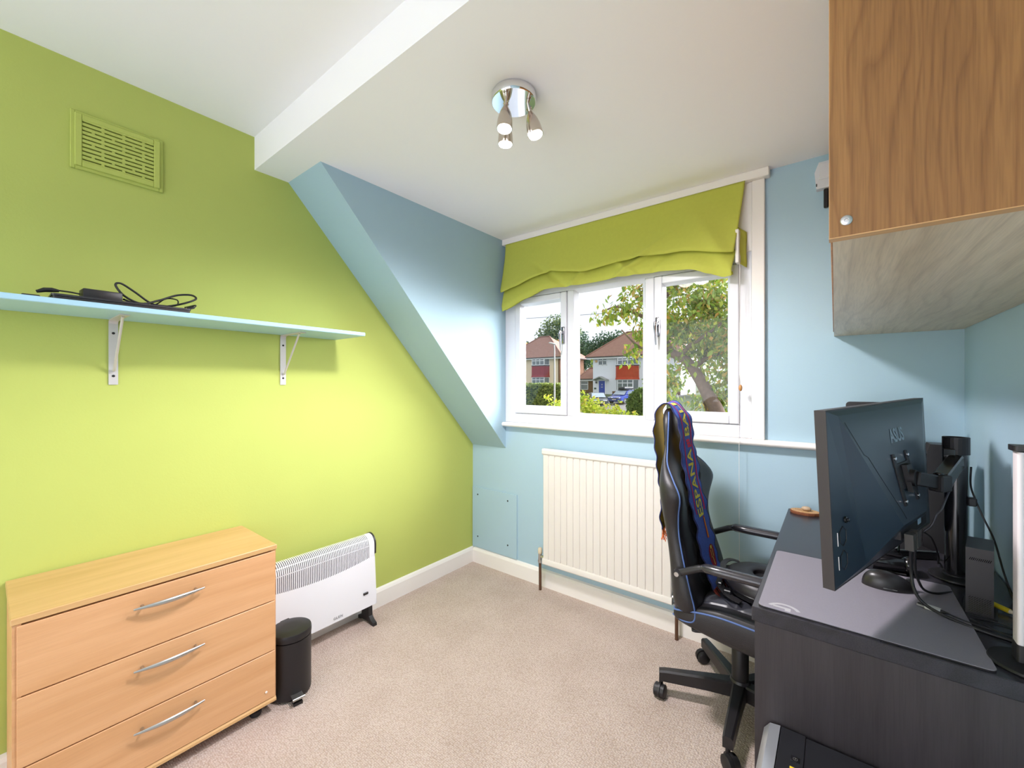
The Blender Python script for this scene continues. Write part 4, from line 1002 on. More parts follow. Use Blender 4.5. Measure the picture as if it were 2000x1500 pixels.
cum = [0]
for a, b in zip(path, path[1:]): cum.append(cum[-1] + (b - a).length)
TOT = cum[-1]
def scarf_pt(s, t, off=0):
    """s length along the scarf, t -1..1 across, off proud of the outer face"""
    s = max(0, min(TOT, s)); i = 0
    while i < len(cum) - 2 and cum[i + 1] < s: i += 1
    f = (s - cum[i]) / (cum[i + 1] - cum[i]); p = path[i] + (path[i + 1] - path[i]) * f
    d = (path[i + 1] - path[i]).normalized(); n = Vector((d.z, 0, -d.x))      # outward
    hw = .080 + .004 * math.sin(s * 31) * (t if t > 0 else .6 * t) + .003 * math.sin(s * 47 + 1)
    top = math.exp(-((s - .71) / .10) ** 2)
    hw *= 1 - .25 * top
    q = p + Vector((0, 1, 0)) * (CY - .016 + t * hw) + n * (off + .010 * (t + 1) * .5 + .003 * math.sin(s * 40 + t * 2) * abs(t))
    if t > .8 or t < -.8: q += n * .003 * math.sin(s * 90)
    return q
scf = thing('scarf', 'blue and yellow football scarf draped over the chair back', 'scarf', (-.47, CY, .65))
obj('cloth', MB().grid(lambda u, v: scarf_pt(u * TOT, 2 * v - 1, .002), 150, 13), SCB, scf, 70)
obj('lining', MB().grid(lambda u, v: scarf_pt(u * TOT, (2 * v - 1) * .985, -.0005), 150, 9), SCY, scf, 70)
for t0 in (-1, 1):
    obj('edge_band', MB().tube([scarf_pt(TOT * k / 130, t0, .0008) for k in range(131)], .0026, 6), SCN, scf, 70)
for ta, tb_ in ((-.62, -.50), (.50, .66)):
    obj('stripe', MB().grid(lambda u, v: scarf_pt(.27 + u * .60, ta + (tb_ - ta) * v, .0032), 70, 3), SCR, scf, 70)
def scarf_text(txt, s0, size, m, nm='lettering'):
    vs, fs = text_mesh(txt, size, bold=.0015, space=1.0)
    obj(nm, MB().add([scarf_pt(s0 + v[0], -v[1] / .080 + .0, .0040) for v in vs], fs), m, scf)
scarf_text('ESPANA', .385, .075, SCT)
scarf_text('BALE', .655, .075, SCT)
bd = MB()
for k in range(3): bd.grid(lambda u, v, k=k: scarf_pt(.528 + .012 * k + .010 * u, -.12 + .5 * v - .08 * k, .0040), 3, 3)
obj('emblem', bd, mat('bright red motif', rgb(206, 34, 70), .9), scf)
fl_ = MB().grid(lambda u, v: scarf_pt(.165 + .085 * u, .12 + .20 * v, .0034), 12, 3)
obj('flag_band', fl_, mat('red band', rgb(196, 44, 34), .9), scf)
obj('flag_stripe', MB().grid(lambda u, v: scarf_pt(.168 + .079 * u, .185 + .07 * v, .0042), 12, 2), mat('gold band', rgb(228, 170, 50), .9), scf)
cr = MB().grid(lambda u, v: scarf_pt(.095 + .045 * (2 * u - 1), .25 + .42 * math.sqrt(max(0, 1 - (2 * u - 1) ** 2)) * (2 * v - 1), .0034), 14, 9)
obj('crest', cr, mat('crest red', rgb(150, 26, 48), .9, noise=.3, nscale=120), scf)
cy_ = MB()
for (s_, t_, w_, h_) in ((.128, .25, .20, .012), (.105, .12, .06, .03), (.105, .38, .06, .03), (.075, .25, .06, .03)):
    cy_.grid(lambda u, v: scarf_pt(s_ + h_ * (u - .5), t_ + w_ * (v - .5), .0043), 4, 3)
obj('crest_detail', cy_, SCT, scf)
rnd = random.Random(5)
fg = MB()
for k in range(34):
    t = -1 + 2 * k / 33; p = scarf_pt(0, t, .001)
    fg.tube([p, p + Vector((.010 + rnd.uniform(-.006, .01), rnd.uniform(-.012, .004), -.018)), p + Vector((.022 + rnd.uniform(-.01, .015), -.010 + rnd.uniform(-.02, .01), -.034 + rnd.uniform(-.004, .004)))], .0016, 4)
obj('fringe', fg, SCF, scf)
fg = MB()
for k in range(30):
    t = -1 + 2 * k / 29; p = scarf_pt(TOT, t, .001)
    fg.tube([p, p + Vector((rnd.uniform(-.006, .006), rnd.uniform(-.006, .006), -.025)), p + Vector((rnd.uniform(-.012, .012), rnd.uniform(-.01, .01), -.05 + rnd.uniform(-.008, .008)))], .0016, 4)
obj('fringe', fg, SCO, scf)

# ------------------------------------------------------------------ round black case on the seat
rc = thing('round_case', 'round black plastic case with a recessed centre and straps lying on the chair seat', 'case', (-.205, 1.785, .47))
RC = Vector((-.205, 1.79, .4705))
Mr = Matrix.Rotation(math.radians(3), 4, 'Y')
obj('body', MB().lathe([(.118, .004), (.130, .012), (.134, .030), (.133, .052), (.126, .066), (.108, .075), (.070, .079), (.046, .078), (.041, .074), (.039, .062), (.024, .058), (.002, .057)], 48, RC, Mr), BLACKP, rc, 40)
obj('hub_ring', MB().lathe([(.007, .0585), (.011, .0605), (.014, .0605), (.014, .0585)], 20, RC, Mr), CHROME, rc, 40)
obj('rim_band', MB().lathe([(.1345, .024), (.1362, .026), (.1362, .031), (.1345, .033)], 48, RC, Mr), BLACKG, rc, 40)
def strap(pts, wd, nm, m, parent):
    pts = spl(pts, 5); mb = MB(); vs = []
    for i, p in enumerate(pts):
        d = (pts[min(i + 1, len(pts) - 1)] - pts[max(i - 1, 0)]).normalized(); s_ = d.cross(Vector((0, 0, 1))).normalized() * wd
        vs += [p - s_, p + s_, p + s_ + Vector((0, 0, .003)), p - s_ + Vector((0, 0, .003))]
    fs = [(4 * i + k, 4 * i + (k + 1) % 4, 4 * i + 4 + (k + 1) % 4, 4 * i + 4 + k) for i in range(len(pts) - 1) for k in range(4)]
    return obj(nm, mb.add(vs, fs), m, parent)
strap([(-.335, 1.80, .515), (-.355, 1.78, .512), (-.352, 1.74, .500), (-.325, 1.69, .490), (-.290, 1.655, .486), (-.26, 1.645, .484)], .013, 'strap', BLACKP, rc)
strap([(-.30, 1.86, .545), (-.33, 1.84, .552), (-.345, 1.79, .548), (-.33, 1.74, .535), (-.305, 1.715, .515)], .010, 'strap', BLACKP, rc)
obj('buckle', MB().box(-.322, -.296, 1.668, 1.698, .487, .503, .003), BLACKG, rc)
obj('strap_loop', MB().box(-.349, -.333, 1.706, 1.724, .492, .508, .003), BLACKG, rc)
# ------------------------------------------------------------------ outside: ground
def gz(y):
    t = [(2.3, -1.7), (12, -1.9), (26, -1.75), (34, -1.45), (44, -.86), (57, -.12), (70, 0), (200, 2)]
    for (a, va), (b, vb) in zip(t, t[1:]):
        if y <= b: return va + (vb - va) * max(0, (y - a)) / (b - a)
    return 2
GRASS = mat('rough lawn', rgb(70, 86, 44), .9, noise=.3, nscale=.8)
PAVE = mat('pale paving', rgb(120, 116, 112), .85, noise=.12, nscale=1.5)
TARM = mat('grey tarmac', rgb(84, 83, 86), .9, noise=.1, nscale=2)
gm = MB()
ys = [2.31, 5, 12, 20, 26, 34, 44, 57, 70, 110, 190]
for a, b in zip(ys, ys[1:]):
    gm.add([(-150, a, gz(a)), (60, a, gz(a)), (60, b, gz(b)), (-150, b, gz(b))], [(0, 1, 2, 3)])
tag(obj('ground', gm, GRASS), 'green lawn and verge beyond the window sloping up to the houses', 'lawn', kind='structure')
def strip_g(name, x0, x1, y0, y1, m, h):
    mb = MB(); n = 8
    for k in range(n):
        a = y0 + (y1 - y0) * k / n; b = y0 + (y1 - y0) * (k + 1) / n
        mb.add([(x0, a, gz(a) + h), (x1, a, gz(a) + h), (x1, b, gz(b) + h), (x0, b, gz(b) + h)], [(0, 1, 2, 3)])
    return obj(name, mb, m)
tag(strip_g('road', -150, 60, 20, 28, TARM, .03), 'grey road between the garden and the far houses', 'road', kind='structure')
tag(strip_g('driveway', -22.5, -15.5, 28, 57.5, PAVE, .05), 'pale paved driveway in front of the white house', 'driveway', kind='structure')

# ------------------------------------------------------------------ leaves
def leaf_quads(mb, rnd, p, L, W, droop=0):
    d = Vector((rnd.gauss(0, 1), rnd.gauss(0, 1), rnd.gauss(0, .7) - droop))
    if d.length < .01: d = Vector((1, 0, 0))
    d.normalize(); s = d.cross(Vector((rnd.gauss(0, 1), rnd.gauss(0, 1), rnd.gauss(0, 1)))).normalized(); n = d.cross(s)
    a = p; b = p + d * L
    m1 = p + d * L * .45 + s * W + n * W * .35; m2 = p + d * L * .45 - s * W + n * W * .35; m0 = p + d * L * .5
    mb.add([a, m1, b, m2], [(0, 1, 2), (0, 2, 3)])
def blob_leaves(blobs, n, L, W, seed, droop=0, shell=.45):
    rnd = random.Random(seed); mb = MB()
    wt = [b[3] * b[4] * b[5] for b in blobs]
    for b in rnd.choices(blobs, wt, k=n):
        v = Vector((rnd.gauss(0, 1), rnd.gauss(0, 1), rnd.gauss(0, 1))).normalized() * (shell + (1 - shell) * rnd.random())
        leaf_quads(mb, rnd, Vector((b[0] + v.x * b[3], b[1] + v.y * b[4], b[2] + v.z * b[5])), L * rnd.uniform(.7, 1.3), W * rnd.uniform(.7, 1.3), droop)
    return mb
LF_CH = leafmat('cherry leaves', [rgb(79, 112, 45), rgb(131, 158, 63), rgb(169, 187, 67), rgb(108, 140, 54), rgb(153, 176, 70), rgb(201, 201, 65), rgb(122, 146, 58), rgb(221, 169, 88), rgb(135, 164, 67)])
LF_YL = leafmat('yellow green shrub leaves', [rgb(169, 192, 56), rgb(214, 225, 67), rgb(135, 164, 51), rgb(232, 232, 90), rgb(198, 214, 79), rgb(232, 189, 83)])
LF_HG = leafmat('hedge leaves', [rgb(79, 112, 54), rgb(103, 135, 63), rgb(133, 158, 74), rgb(92, 122, 58)])
LF_HG2 = leafmat('olive hedge leaves', [rgb(108, 133, 61), rgb(140, 158, 72), rgb(169, 176, 85), rgb(99, 122, 56)])
LF_BG = leafmat('oak leaves', [rgb(79, 103, 67), rgb(99, 122, 79), rgb(117, 137, 83), rgb(142, 153, 79)])
LF_DK = leafmat('dark conifer leaves', [rgb(45, 76, 61), rgb(58, 90, 70), rgb(74, 103, 74)])
LF_BR = leafmat('bright green leaves', [rgb(135, 169, 67), rgb(164, 192, 79), rgb(192, 205, 94)])
LF_OR = leafmat('orange leaves', [rgb(198, 169, 79), rgb(221, 146, 79), rgb(169, 169, 79)])
BARK = mat('grey brown bark', rgb(128, 106, 94), .9, noise=.25, nscale=14, bump=.8, bscale=40)
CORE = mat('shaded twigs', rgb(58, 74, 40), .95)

# near cherry tree
ct = thing('cherry_tree', 'leafy cherry tree with leaning trunk right outside the window', 'tree', (-1.55, 9, gz(9)))
trunk = spl([(-1.45, 9.05, gz(9) - .1), (-1.55, 9.03, -.4), (-1.80, 9, .60), (-2.02, 9, 1.08), (-2.20, 9, 1.42), (-2.42, 9, 1.75), (-2.72, 9, 1.95), (-2.92, 9, 2.35), (-3.05, 9, 2.9), (-3.1, 9, 3.5)], 5)
nT = len(trunk)
obj('trunk', MB().tube(trunk, [.17 - .13 * (k / nT) for k in range(nT)], 12), BARK, ct, 60)
branches = [[(-2.55, 9, 1.83), (-2.40, 8.9, 2.0), (-2.15, 8.8, 2.15), (-1.75, 8.7, 2.40), (-1.3, 8.6, 2.8)], [(-2.72, 9, 1.95), (-3.0, 8.95, 1.98), (-3.4, 8.9, 2.1), (-3.8, 8.9, 2.5)], [(-2.95, 9, 2.45), (-3.4, 9, 2.8), (-3.9, 9, 3.05), (-4.3, 9, 3.0)],
            [(-2.3, 9, 1.6), (-2.0, 9.2, 1.85), (-1.6, 9.4, 1.95), (-1.1, 9.5, 2.2)], [(-3.05, 9, 2.9), (-2.6, 8.8, 3.3), (-2.0, 8.7, 3.6)], [(-1.55, 9.03, -.3), (-2.0, 9.3, .5), (-2.25, 9.5, 1.1), (-2.3, 9.6, 1.8)]]
for b in branches:
    q = spl(b, 5); obj('branch', MB().tube(q, [.055 - .042 * k / len(q) for k in range(len(q))], 8), BARK, ct, 60)
LC = [(-2.0, 9, 2.9, .9, .8, .9), (-1.3, 9, 2.2, .9, .8, 1.0), (-2.6, 9, 2.5, .8, .7, .6), (-1.5, 9.4, 1.4, .8, .7, .5), (-3.2, 9, 3.25, .7, .6, .45), (-3.75, 9, 2.95, .5, .5, .30), (-2.9, 9.3, 1.35, .55, .6, .45),
      (-2.6, 9, 3.6, 1.2, .8, .6), (-3.35, 8.9, 2.35, .28, .3, .45), (-4.2, 9, 2.85, .32, .3, .18), (-.6, 9, 2.6, 1, .9, 1.3), (-1.9, 9.6, .95, .7, .6, .35), (-3.55, 9, 1.95, .22, .2, .25), (-2.1, 9.3, 2.0, .9, .6, .6)]
obj('foliage', blob_leaves(LC, 11500, .135, .032, 11, droop=1.1, shell=.05), LF_CH, ct, kind='stuff')
# the leaves that hang nearest the window, one by one
rnd = random.Random(21)
lm = MB(); L_, W_ = .14, .033
lm.add([(0, 0, 0), (W_ * .8, .006, -L_ * .3), (W_, .008, -L_ * .5), (0, -.006, -L_), (-W_, .008, -L_ * .5), (-W_ * .8, .006, -L_ * .3), (0, -.004, -L_ * .4)], [(0, 1, 6), (1, 2, 6), (2, 3, 6), (3, 4, 6), (4, 5, 6), (5, 0, 6)])
lm.v = [(x + LOC['cherry_tree'].x, y + LOC['cherry_tree'].y, z + LOC['cherry_tree'].z) for x, y, z in lm.v]
l0 = obj('leaf', lm, LF_CH, ct)
for k in range(290):
    b = rnd.choice(LC); o = l0 if k == 0 else l0.copy()
    if k: C.objects.link(o); o.parent = ct
    p = Vector((b[0] + rnd.uniform(-1, 1) * b[3], b[1] - b[4] * rnd.uniform(.7, 1.0), b[2] + rnd.uniform(-1, 1) * b[5])) - LOC['cherry_tree']
    o.location = p; o.rotation_euler = (rnd.gauss(0, .35), rnd.gauss(0, .35), rnd.uniform(0, 6.28)); s = rnd.uniform(.75, 1.2); o.scale = (s, s, s)

# shrub under the window
def shrub(name, label, blobs, n, L, W, m, seed, stems, group=None):
    base = (sum(b[0] for b in blobs) / len(blobs), sum(b[1] for b in blobs) / len(blobs))
    t = thing(name, label, 'shrub', (base[0], base[1], gz(base[1])), group)
    obj('foliage', blob_leaves(blobs, n, L, W, seed, .1, .1), m, t, kind='stuff')
    for k in range(stems):
        b = blobs[k % len(blobs)]
        obj('stem', MB().tube([(base[0] + .05 * k, base[1], gz(base[1]) - .05), ((base[0] + b[0]) / 2, base[1], (gz(base[1]) + b[2]) / 2), (b[0], b[1], b[2])], [.03, .02, .008], 6), BARK, t)
    return t
shrub('garden_shrub', 'yellow green leafy shrub in front of the driveway outside the middle pane', [(-4.15, 8, .72, .42, .4, .32), (-3.7, 8, .62, .40, .4, .26), (-3.3, 8, .48, .40, .4, .28), (-3.0, 8.1, .42, .35, .4, .30), (-4.3, 8, .95, .2, .3, .2), (-3.52, 8, .80, .10, .2, .16)], 1900, .085, .026, LF_YL, 31, 6)
shrub('garden_shrub', 'small yellow green shrub by the lamp post outside the left pane', [(-5.62, 9.2, .72, .34, .4, .20), (-5.40, 9.2, .58, .36, .4, .28), (-5.95, 9.2, .92, .20, .2, .11), (-6.0, 9.2, .3, .42, .4, .3)], 900, .085, .026, LF_YL, 33, 4)
# hedges
def hedge(name, label, x0, x1, y0, y1, h, m, n, seed, L=.28, W=.10, rnd_top=0):
    gz0 = gz((y0 + y1) / 2); t = thing(name, label, 'hedge', ((x0 + x1) / 2, (y0 + y1) / 2, gz0)); rnd = random.Random(seed); mb = MB()
    for k in range(n):
        f = rnd.random(); x = rnd.uniform(x0, x1); y = rnd.uniform(y0, y1); z = rnd.uniform(0, 1)
        if f < .5: y = y0 + abs(rnd.gauss(0, .1))
        elif f < .8: z = 1 - abs(rnd.gauss(0, .03))
        else: x = rnd.choice((x0, x1))
        if rnd_top:
            c = (2 * (x - x0) / (x1 - x0) - 1); z *= 1 - rnd_top * abs(c) ** 3
        leaf_quads(mb, rnd, Vector((x, y, gz0 + z * h)), L, W)
    obj('foliage', mb, m, t, kind='stuff')
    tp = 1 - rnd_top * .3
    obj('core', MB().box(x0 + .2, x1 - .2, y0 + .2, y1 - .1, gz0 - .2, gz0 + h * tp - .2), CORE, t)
    return t
hedge('clipped_hedge', 'long clipped green hedge in front of the cream house', -38, -22.6, 38, 39.5, 2.55, LF_HG2, 6000, 41)
hedge('rounded_hedge', 'rounded dark green hedge beside the blue car', -12.4, -9.2, 30, 31.6, 2.65, LF_HG, 5000, 42, .17, .06, .35)

# ------------------------------------------------------------------ houses
def window_unit(parent, x0, x1, z0, z1, y, cols, top=None, name='window'):
    f = MB(); w_ = .09
    f.box(x0, x1, y - .06, y + .05, z0, z0 + w_); f.box(x0, x1, y - .06, y + .05, z1 - w_, z1)
    xs = [x0 + (x1 - x0) * c for c in cols]
    for x in xs: f.box(x - w_ / 2, x + w_ / 2, y - .06, y + .05, z0, z1)
    if top: f.box(x0, x1, y - .06, y + .05, top - w_ / 2, top + w_ / 2)
    o = obj(name, f, H_WH, parent)
    for a, b in zip(xs, xs[1:]): obj('pane', MB().box(a + w_ / 2, b - w_ / 2, y - .01, y + .0, z0 + w_, z1 - w_), H_GL, o)
    return o
H_WH = mat('white window frame', rgb(242, 243, 246), .5)
H_GL = mat('house window glass', rgb(96, 106, 112), .15, spec=.8)
H_RD = mat('white painted render', rgb(228, 231, 238), .85, noise=.04, nscale=3)
H_CR = mat('cream painted render', rgb(240, 220, 192), .85, noise=.04, nscale=3)
def rows(name, c, scale, rough=.8, var=.2, axis='z'):
    m = mat(name, c, rough, noise=var, nscale=2.5); t = m.node_tree; p = t.nodes['Principled BSDF']
    wv = t.nodes.new('ShaderNodeTexWave'); wv.bands_direction = axis.upper(); wv.wave_profile = 'SAW'; wv.inputs['Scale'].default_value = scale; wv.inputs['Distortion'].default_value = .3
    co = t.nodes.new('ShaderNodeTexCoord'); t.links.new(co.outputs['Object'], wv.inputs['Vector'])
    bp = t.nodes.new('ShaderNodeBump'); bp.inputs['Strength'].default_value = .8; bp.inputs['Distance'].default_value = .06
    t.links.new(wv.outputs['Fac'], bp.inputs['Height']); t.links.new(bp.outputs[0], p.inputs['Normal']); return m
H_ROOF = rows('brown clay roof tiles', rgb(150, 112, 98), 1.6)
H_TILE = rows('orange red hung tiles', rgb(200, 74, 52), 1.9)
H_TILE2 = rows('dark red hung tiles', rgb(164, 56, 66), 1.9)
H_BRK = rows('brown brick', rgb(150, 110, 88), 4, var=.3)
H_DK = mat('dark gutter', rgb(70, 66, 68), .6)
H_BLUE = mat('royal blue door paint', rgb(30, 62, 170), .4)
def hip_roof(parent, x0, x1, y0, y1, ze, r0, r1, ry, zr, m=None):
    v = [(x0, y0, ze), (x1, y0, ze), (x1, y1, ze), (x0, y1, ze), (r0, ry, zr), (r1, ry, zr), (x0, y0, ze - .12), (x1, y0, ze - .12), (x1, y1, ze - .12), (x0, y1, ze - .12)]
    o = obj('roof', MB().add(v, [(0, 1, 5, 4), (1, 2, 5), (2, 3, 4, 5), (3, 0, 4), (6, 7, 1, 0), (7, 8, 2, 1), (8, 9, 3, 2), (9, 6, 0, 3), (6, 9, 8, 7)]), m or H_ROOF, parent)
    obj('gutter', MB().box(x0, x1, y0 - .12, y0, ze - .18, ze - .05).box(x1, x1 + .12, y0 - .1, y1, ze - .18, ze - .05), H_DK, o)
    obj('fascia', MB().box(x0 + .15, x1 - .15, y0 + .02, y0 + .2, ze - .38, ze - .13), H_WH, o)
    obj('ridge', MB().tube([(r0, ry, zr + .05), (r1, ry, zr + .05)], .12, 6).tube([(x1, y0, ze + .05), (r1, ry, zr + .05)], .10, 6).tube([(x0, y0, ze + .05), (r0, ry, zr + .05)], .10, 6), H_ROOF, o)
    return o
def bay(parent, x0, x1, y, zb, z1, z2, z3, zt, tile, wm):
    """projecting bay: lower window, hung tiles, upper window"""
    d = .75
    pl = [(x0, y), (x0 + .55, y - d), (x1 - .55, y - d), (x1, y)]
    o = obj('bay', MB().prism(pl, 'z', zb, z1 - .0), wm, parent)
    def ring(z, g): return [(x0 - g, y, z), (x0 + .55 - g * .5, y - d - g, z), (x1 - .55 + g * .5, y - d - g, z), (x1 + g, y, z)]
    obj('hung_tiles', MB().loft([ring(z2, .16), ring(z2 + .3, .08), ring(z3, .06)]), tile, o)
    obj('tile_cap', MB().loft([ring(z3, .10), ring(z3 + .16, .10)]), H_DK, o)
    for (a, b) in ((z1, z2), (z3 + .16, zt)):
        window_unit(o, x0 + .55, x1 - .55, a, b, y - d, (0, .33, .66, 1), a + (b - a) * .68)
        for s in (0, 1):
            q0 = pl[0] if s == 0 else pl[2]; q1 = pl[1] if s == 0 else pl[3]
            m = MB(); g = MB()
            for zz_ in (a, b - .09): m.loft([[(q0[0], q0[1], zz_), (q1[0], q1[1], zz_), (q1[0], q1[1] + .06, zz_), (q0[0], q0[1] + .06, zz_)], [(q0[0], q0[1], zz_ + .09), (q1[0], q1[1], zz_ + .09), (q1[0], q1[1] + .06, zz_ + .09), (q0[0], q0[1] + .06, zz_ + .09)]])
            for q in (q0, q1): m.box(q[0] - .06, q[0] + .06, q[1] - .02, q[1] + .08, a, b)
            wo = obj('window', m, H_WH, o)
            obj('pane', MB().add([(q0[0], q0[1] + .03, a), (q1[0], q1[1] + .03, a), (q1[0], q1[1] + .03, b), (q0[0], q0[1] + .03, b)], [(0, 1, 2, 3)]), H_GL, wo)
    return o
# white house with the blue door
wh = thing('white_house', 'white rendered house with brown hipped roof and blue front door', 'house', (-24, 62, 0))
obj('wall', MB().box(-29.4, -16.5, 58, 66, -.4, 5.55), H_RD, wh)
obj('plinth', MB().box(-26.2, -16.4, 57.95, 58, -.4, .35), H_BRK, wh)
hip_roof(wh, -30.4, -15.5, 57.4, 66.6, 5.62, -25.6, -20.3, 62, 9.5)
bay(wh, -25.6, -22.2, 58, -.35, .45, 2.10, 4.05, 5.25, H_TILE, H_RD)
window_unit(wh, -28.46, -27.1, 4.28, 5.32, 58, (0, .5, 1), 4.98)
dd = obj('door', MB().box(-28.38, -27.37, 57.93, 58, -.1, 1.92), H_BLUE, wh, label='royal blue front door')
obj('door_frame', MB().box(-28.52, -28.38, 57.9, 58, -.1, 2.02).box(-27.37, -27.23, 57.9, 58, -.1, 2.02).box(-28.38, -27.37, 57.9, 58, 1.92, 2.02), H_WH, dd)
obj('letter_plate', MB().box(-28.0, -27.72, 57.91, 57.93, .92, 1.0).box(-27.9, -27.8, 57.91, 57.93, 1.25, 1.45), STEEL, dd)
obj('canopy', MB().add([(x, y, z) for y in (57.0, 58) for x, z in ((-29.1, 2.1), (-27.87, 2.62), (-26.75, 2.1), (-26.75, 1.98), (-27.87, 2.46), (-29.1, 1.98))], [(0, 1, 2, 3, 4, 5), (6, 11, 10, 9, 8, 7), (0, 6, 7, 1), (1, 7, 8, 2), (2, 8, 9, 3), (3, 9, 10, 4), (4, 10, 11, 5), (5, 11, 6, 0)]), mat('grey canopy', rgb(170, 172, 168), .7), wh)
obj('wall_lantern', MB().box(-28.9, -28.7, 57.8, 58, 1.55, 1.75).tube([(-28.8, 57.95, 1.9), (-28.8, 57.8, 1.95), (-28.8, 57.85, 1.7)], .04, 6), H_DK, wh)
obj('house_sign', MB().box(-29.2, -28.85, 57.96, 58, .62, .88), mat('dark green sign', rgb(60, 84, 70), .6), wh)
obj('alarm_box', MB().box(-28.95, -28.65, 57.85, 58, 4.75, 5.1), mat('orange box', rgb(206, 170, 120), .6), wh)
obj('wall_light', MB().box(-21.6, -21.3, 57.8, 58, 2.0, 2.2), H_DK, wh)
# cream house
chs = thing('cream_house', 'cream rendered house with brown hipped roof and dark red tiled bay', 'house', (-41, 64, 0))
obj('wall', MB().box(-48, -36.9, 60, 68.5, -.4, 6.0), H_CR, chs)
obj('brick_side', MB().box(-36.9, -36.6, 60.0, 68.5, -.4, 6.0), H_BRK, chs)
hip_roof(chs, -49, -35.7, 59.3, 69.3, 6.1, -43.4, -41.3, 64.2, 10.2)
bay(chs, -42.3, -38.7, 60, -.35, 1.25, 2.65, 4.55, 5.85, H_TILE2, H_CR)
obj('downpipe', MB().tube([(-36.52, 60.6, 5.9), (-36.52, 60.6, 0)], .08, 6), H_DK, chs)
po_ = obj('porch', MB().box(-36.6, -35.1, 60.8, 63.5, -.4, 1.9), H_BRK, chs)
obj('porch_roof', MB().loft([[(-36.6, 60.6, 2.0), (-34.95, 60.6, 2.0), (-34.95, 63.7, 2.0), (-36.6, 63.7, 2.0)], [(-36.6, 61.2, 2.9), (-35.5, 61.2, 2.9), (-35.5, 63.2, 2.9), (-36.6, 63.2, 2.9)]]), H_TILE2, po_)
window_unit(po_, -36.3, -35.3, .9, 1.85, 60.78, (0, .5, 1))
# brick garage between the houses
gg = thing('brick_garage', 'low brick garage with tiled roof between the two houses', 'garage', (-33, 64, 0))
obj('wall', MB().box(-34.3, -30.0, 62.5, 68, -.4, 2.3), H_BRK, gg)
hip_roof(gg, -34.5, -29.6, 62.1, 68.4, 2.35, -33.6, -31.7, 65.2, 4.2)
window_unit(gg, -33.9, -32.6, .5, 1.95, 62.5, (0, 1), 1.4)
# pale house glimpsed behind the cherry tree
ph = thing('pale_house', 'pale house glimpsed low through the cherry tree foliage', 'house', (-4, 62, 0))
obj('wall', MB().box(-11, 2, 58, 66, -.4, 5.5), H_RD, ph); hip_roof(ph, -12, 3, 57.4, 66.6, 5.6, -7, -2, 62, 9.5)
window_unit(ph, -9.5, -7.0, .9, 2.3, 58, (0, .33, .66, 1)); window_unit(ph, -9.5, -7.0, 3.7, 5.0, 58, (0, .33, .66, 1))

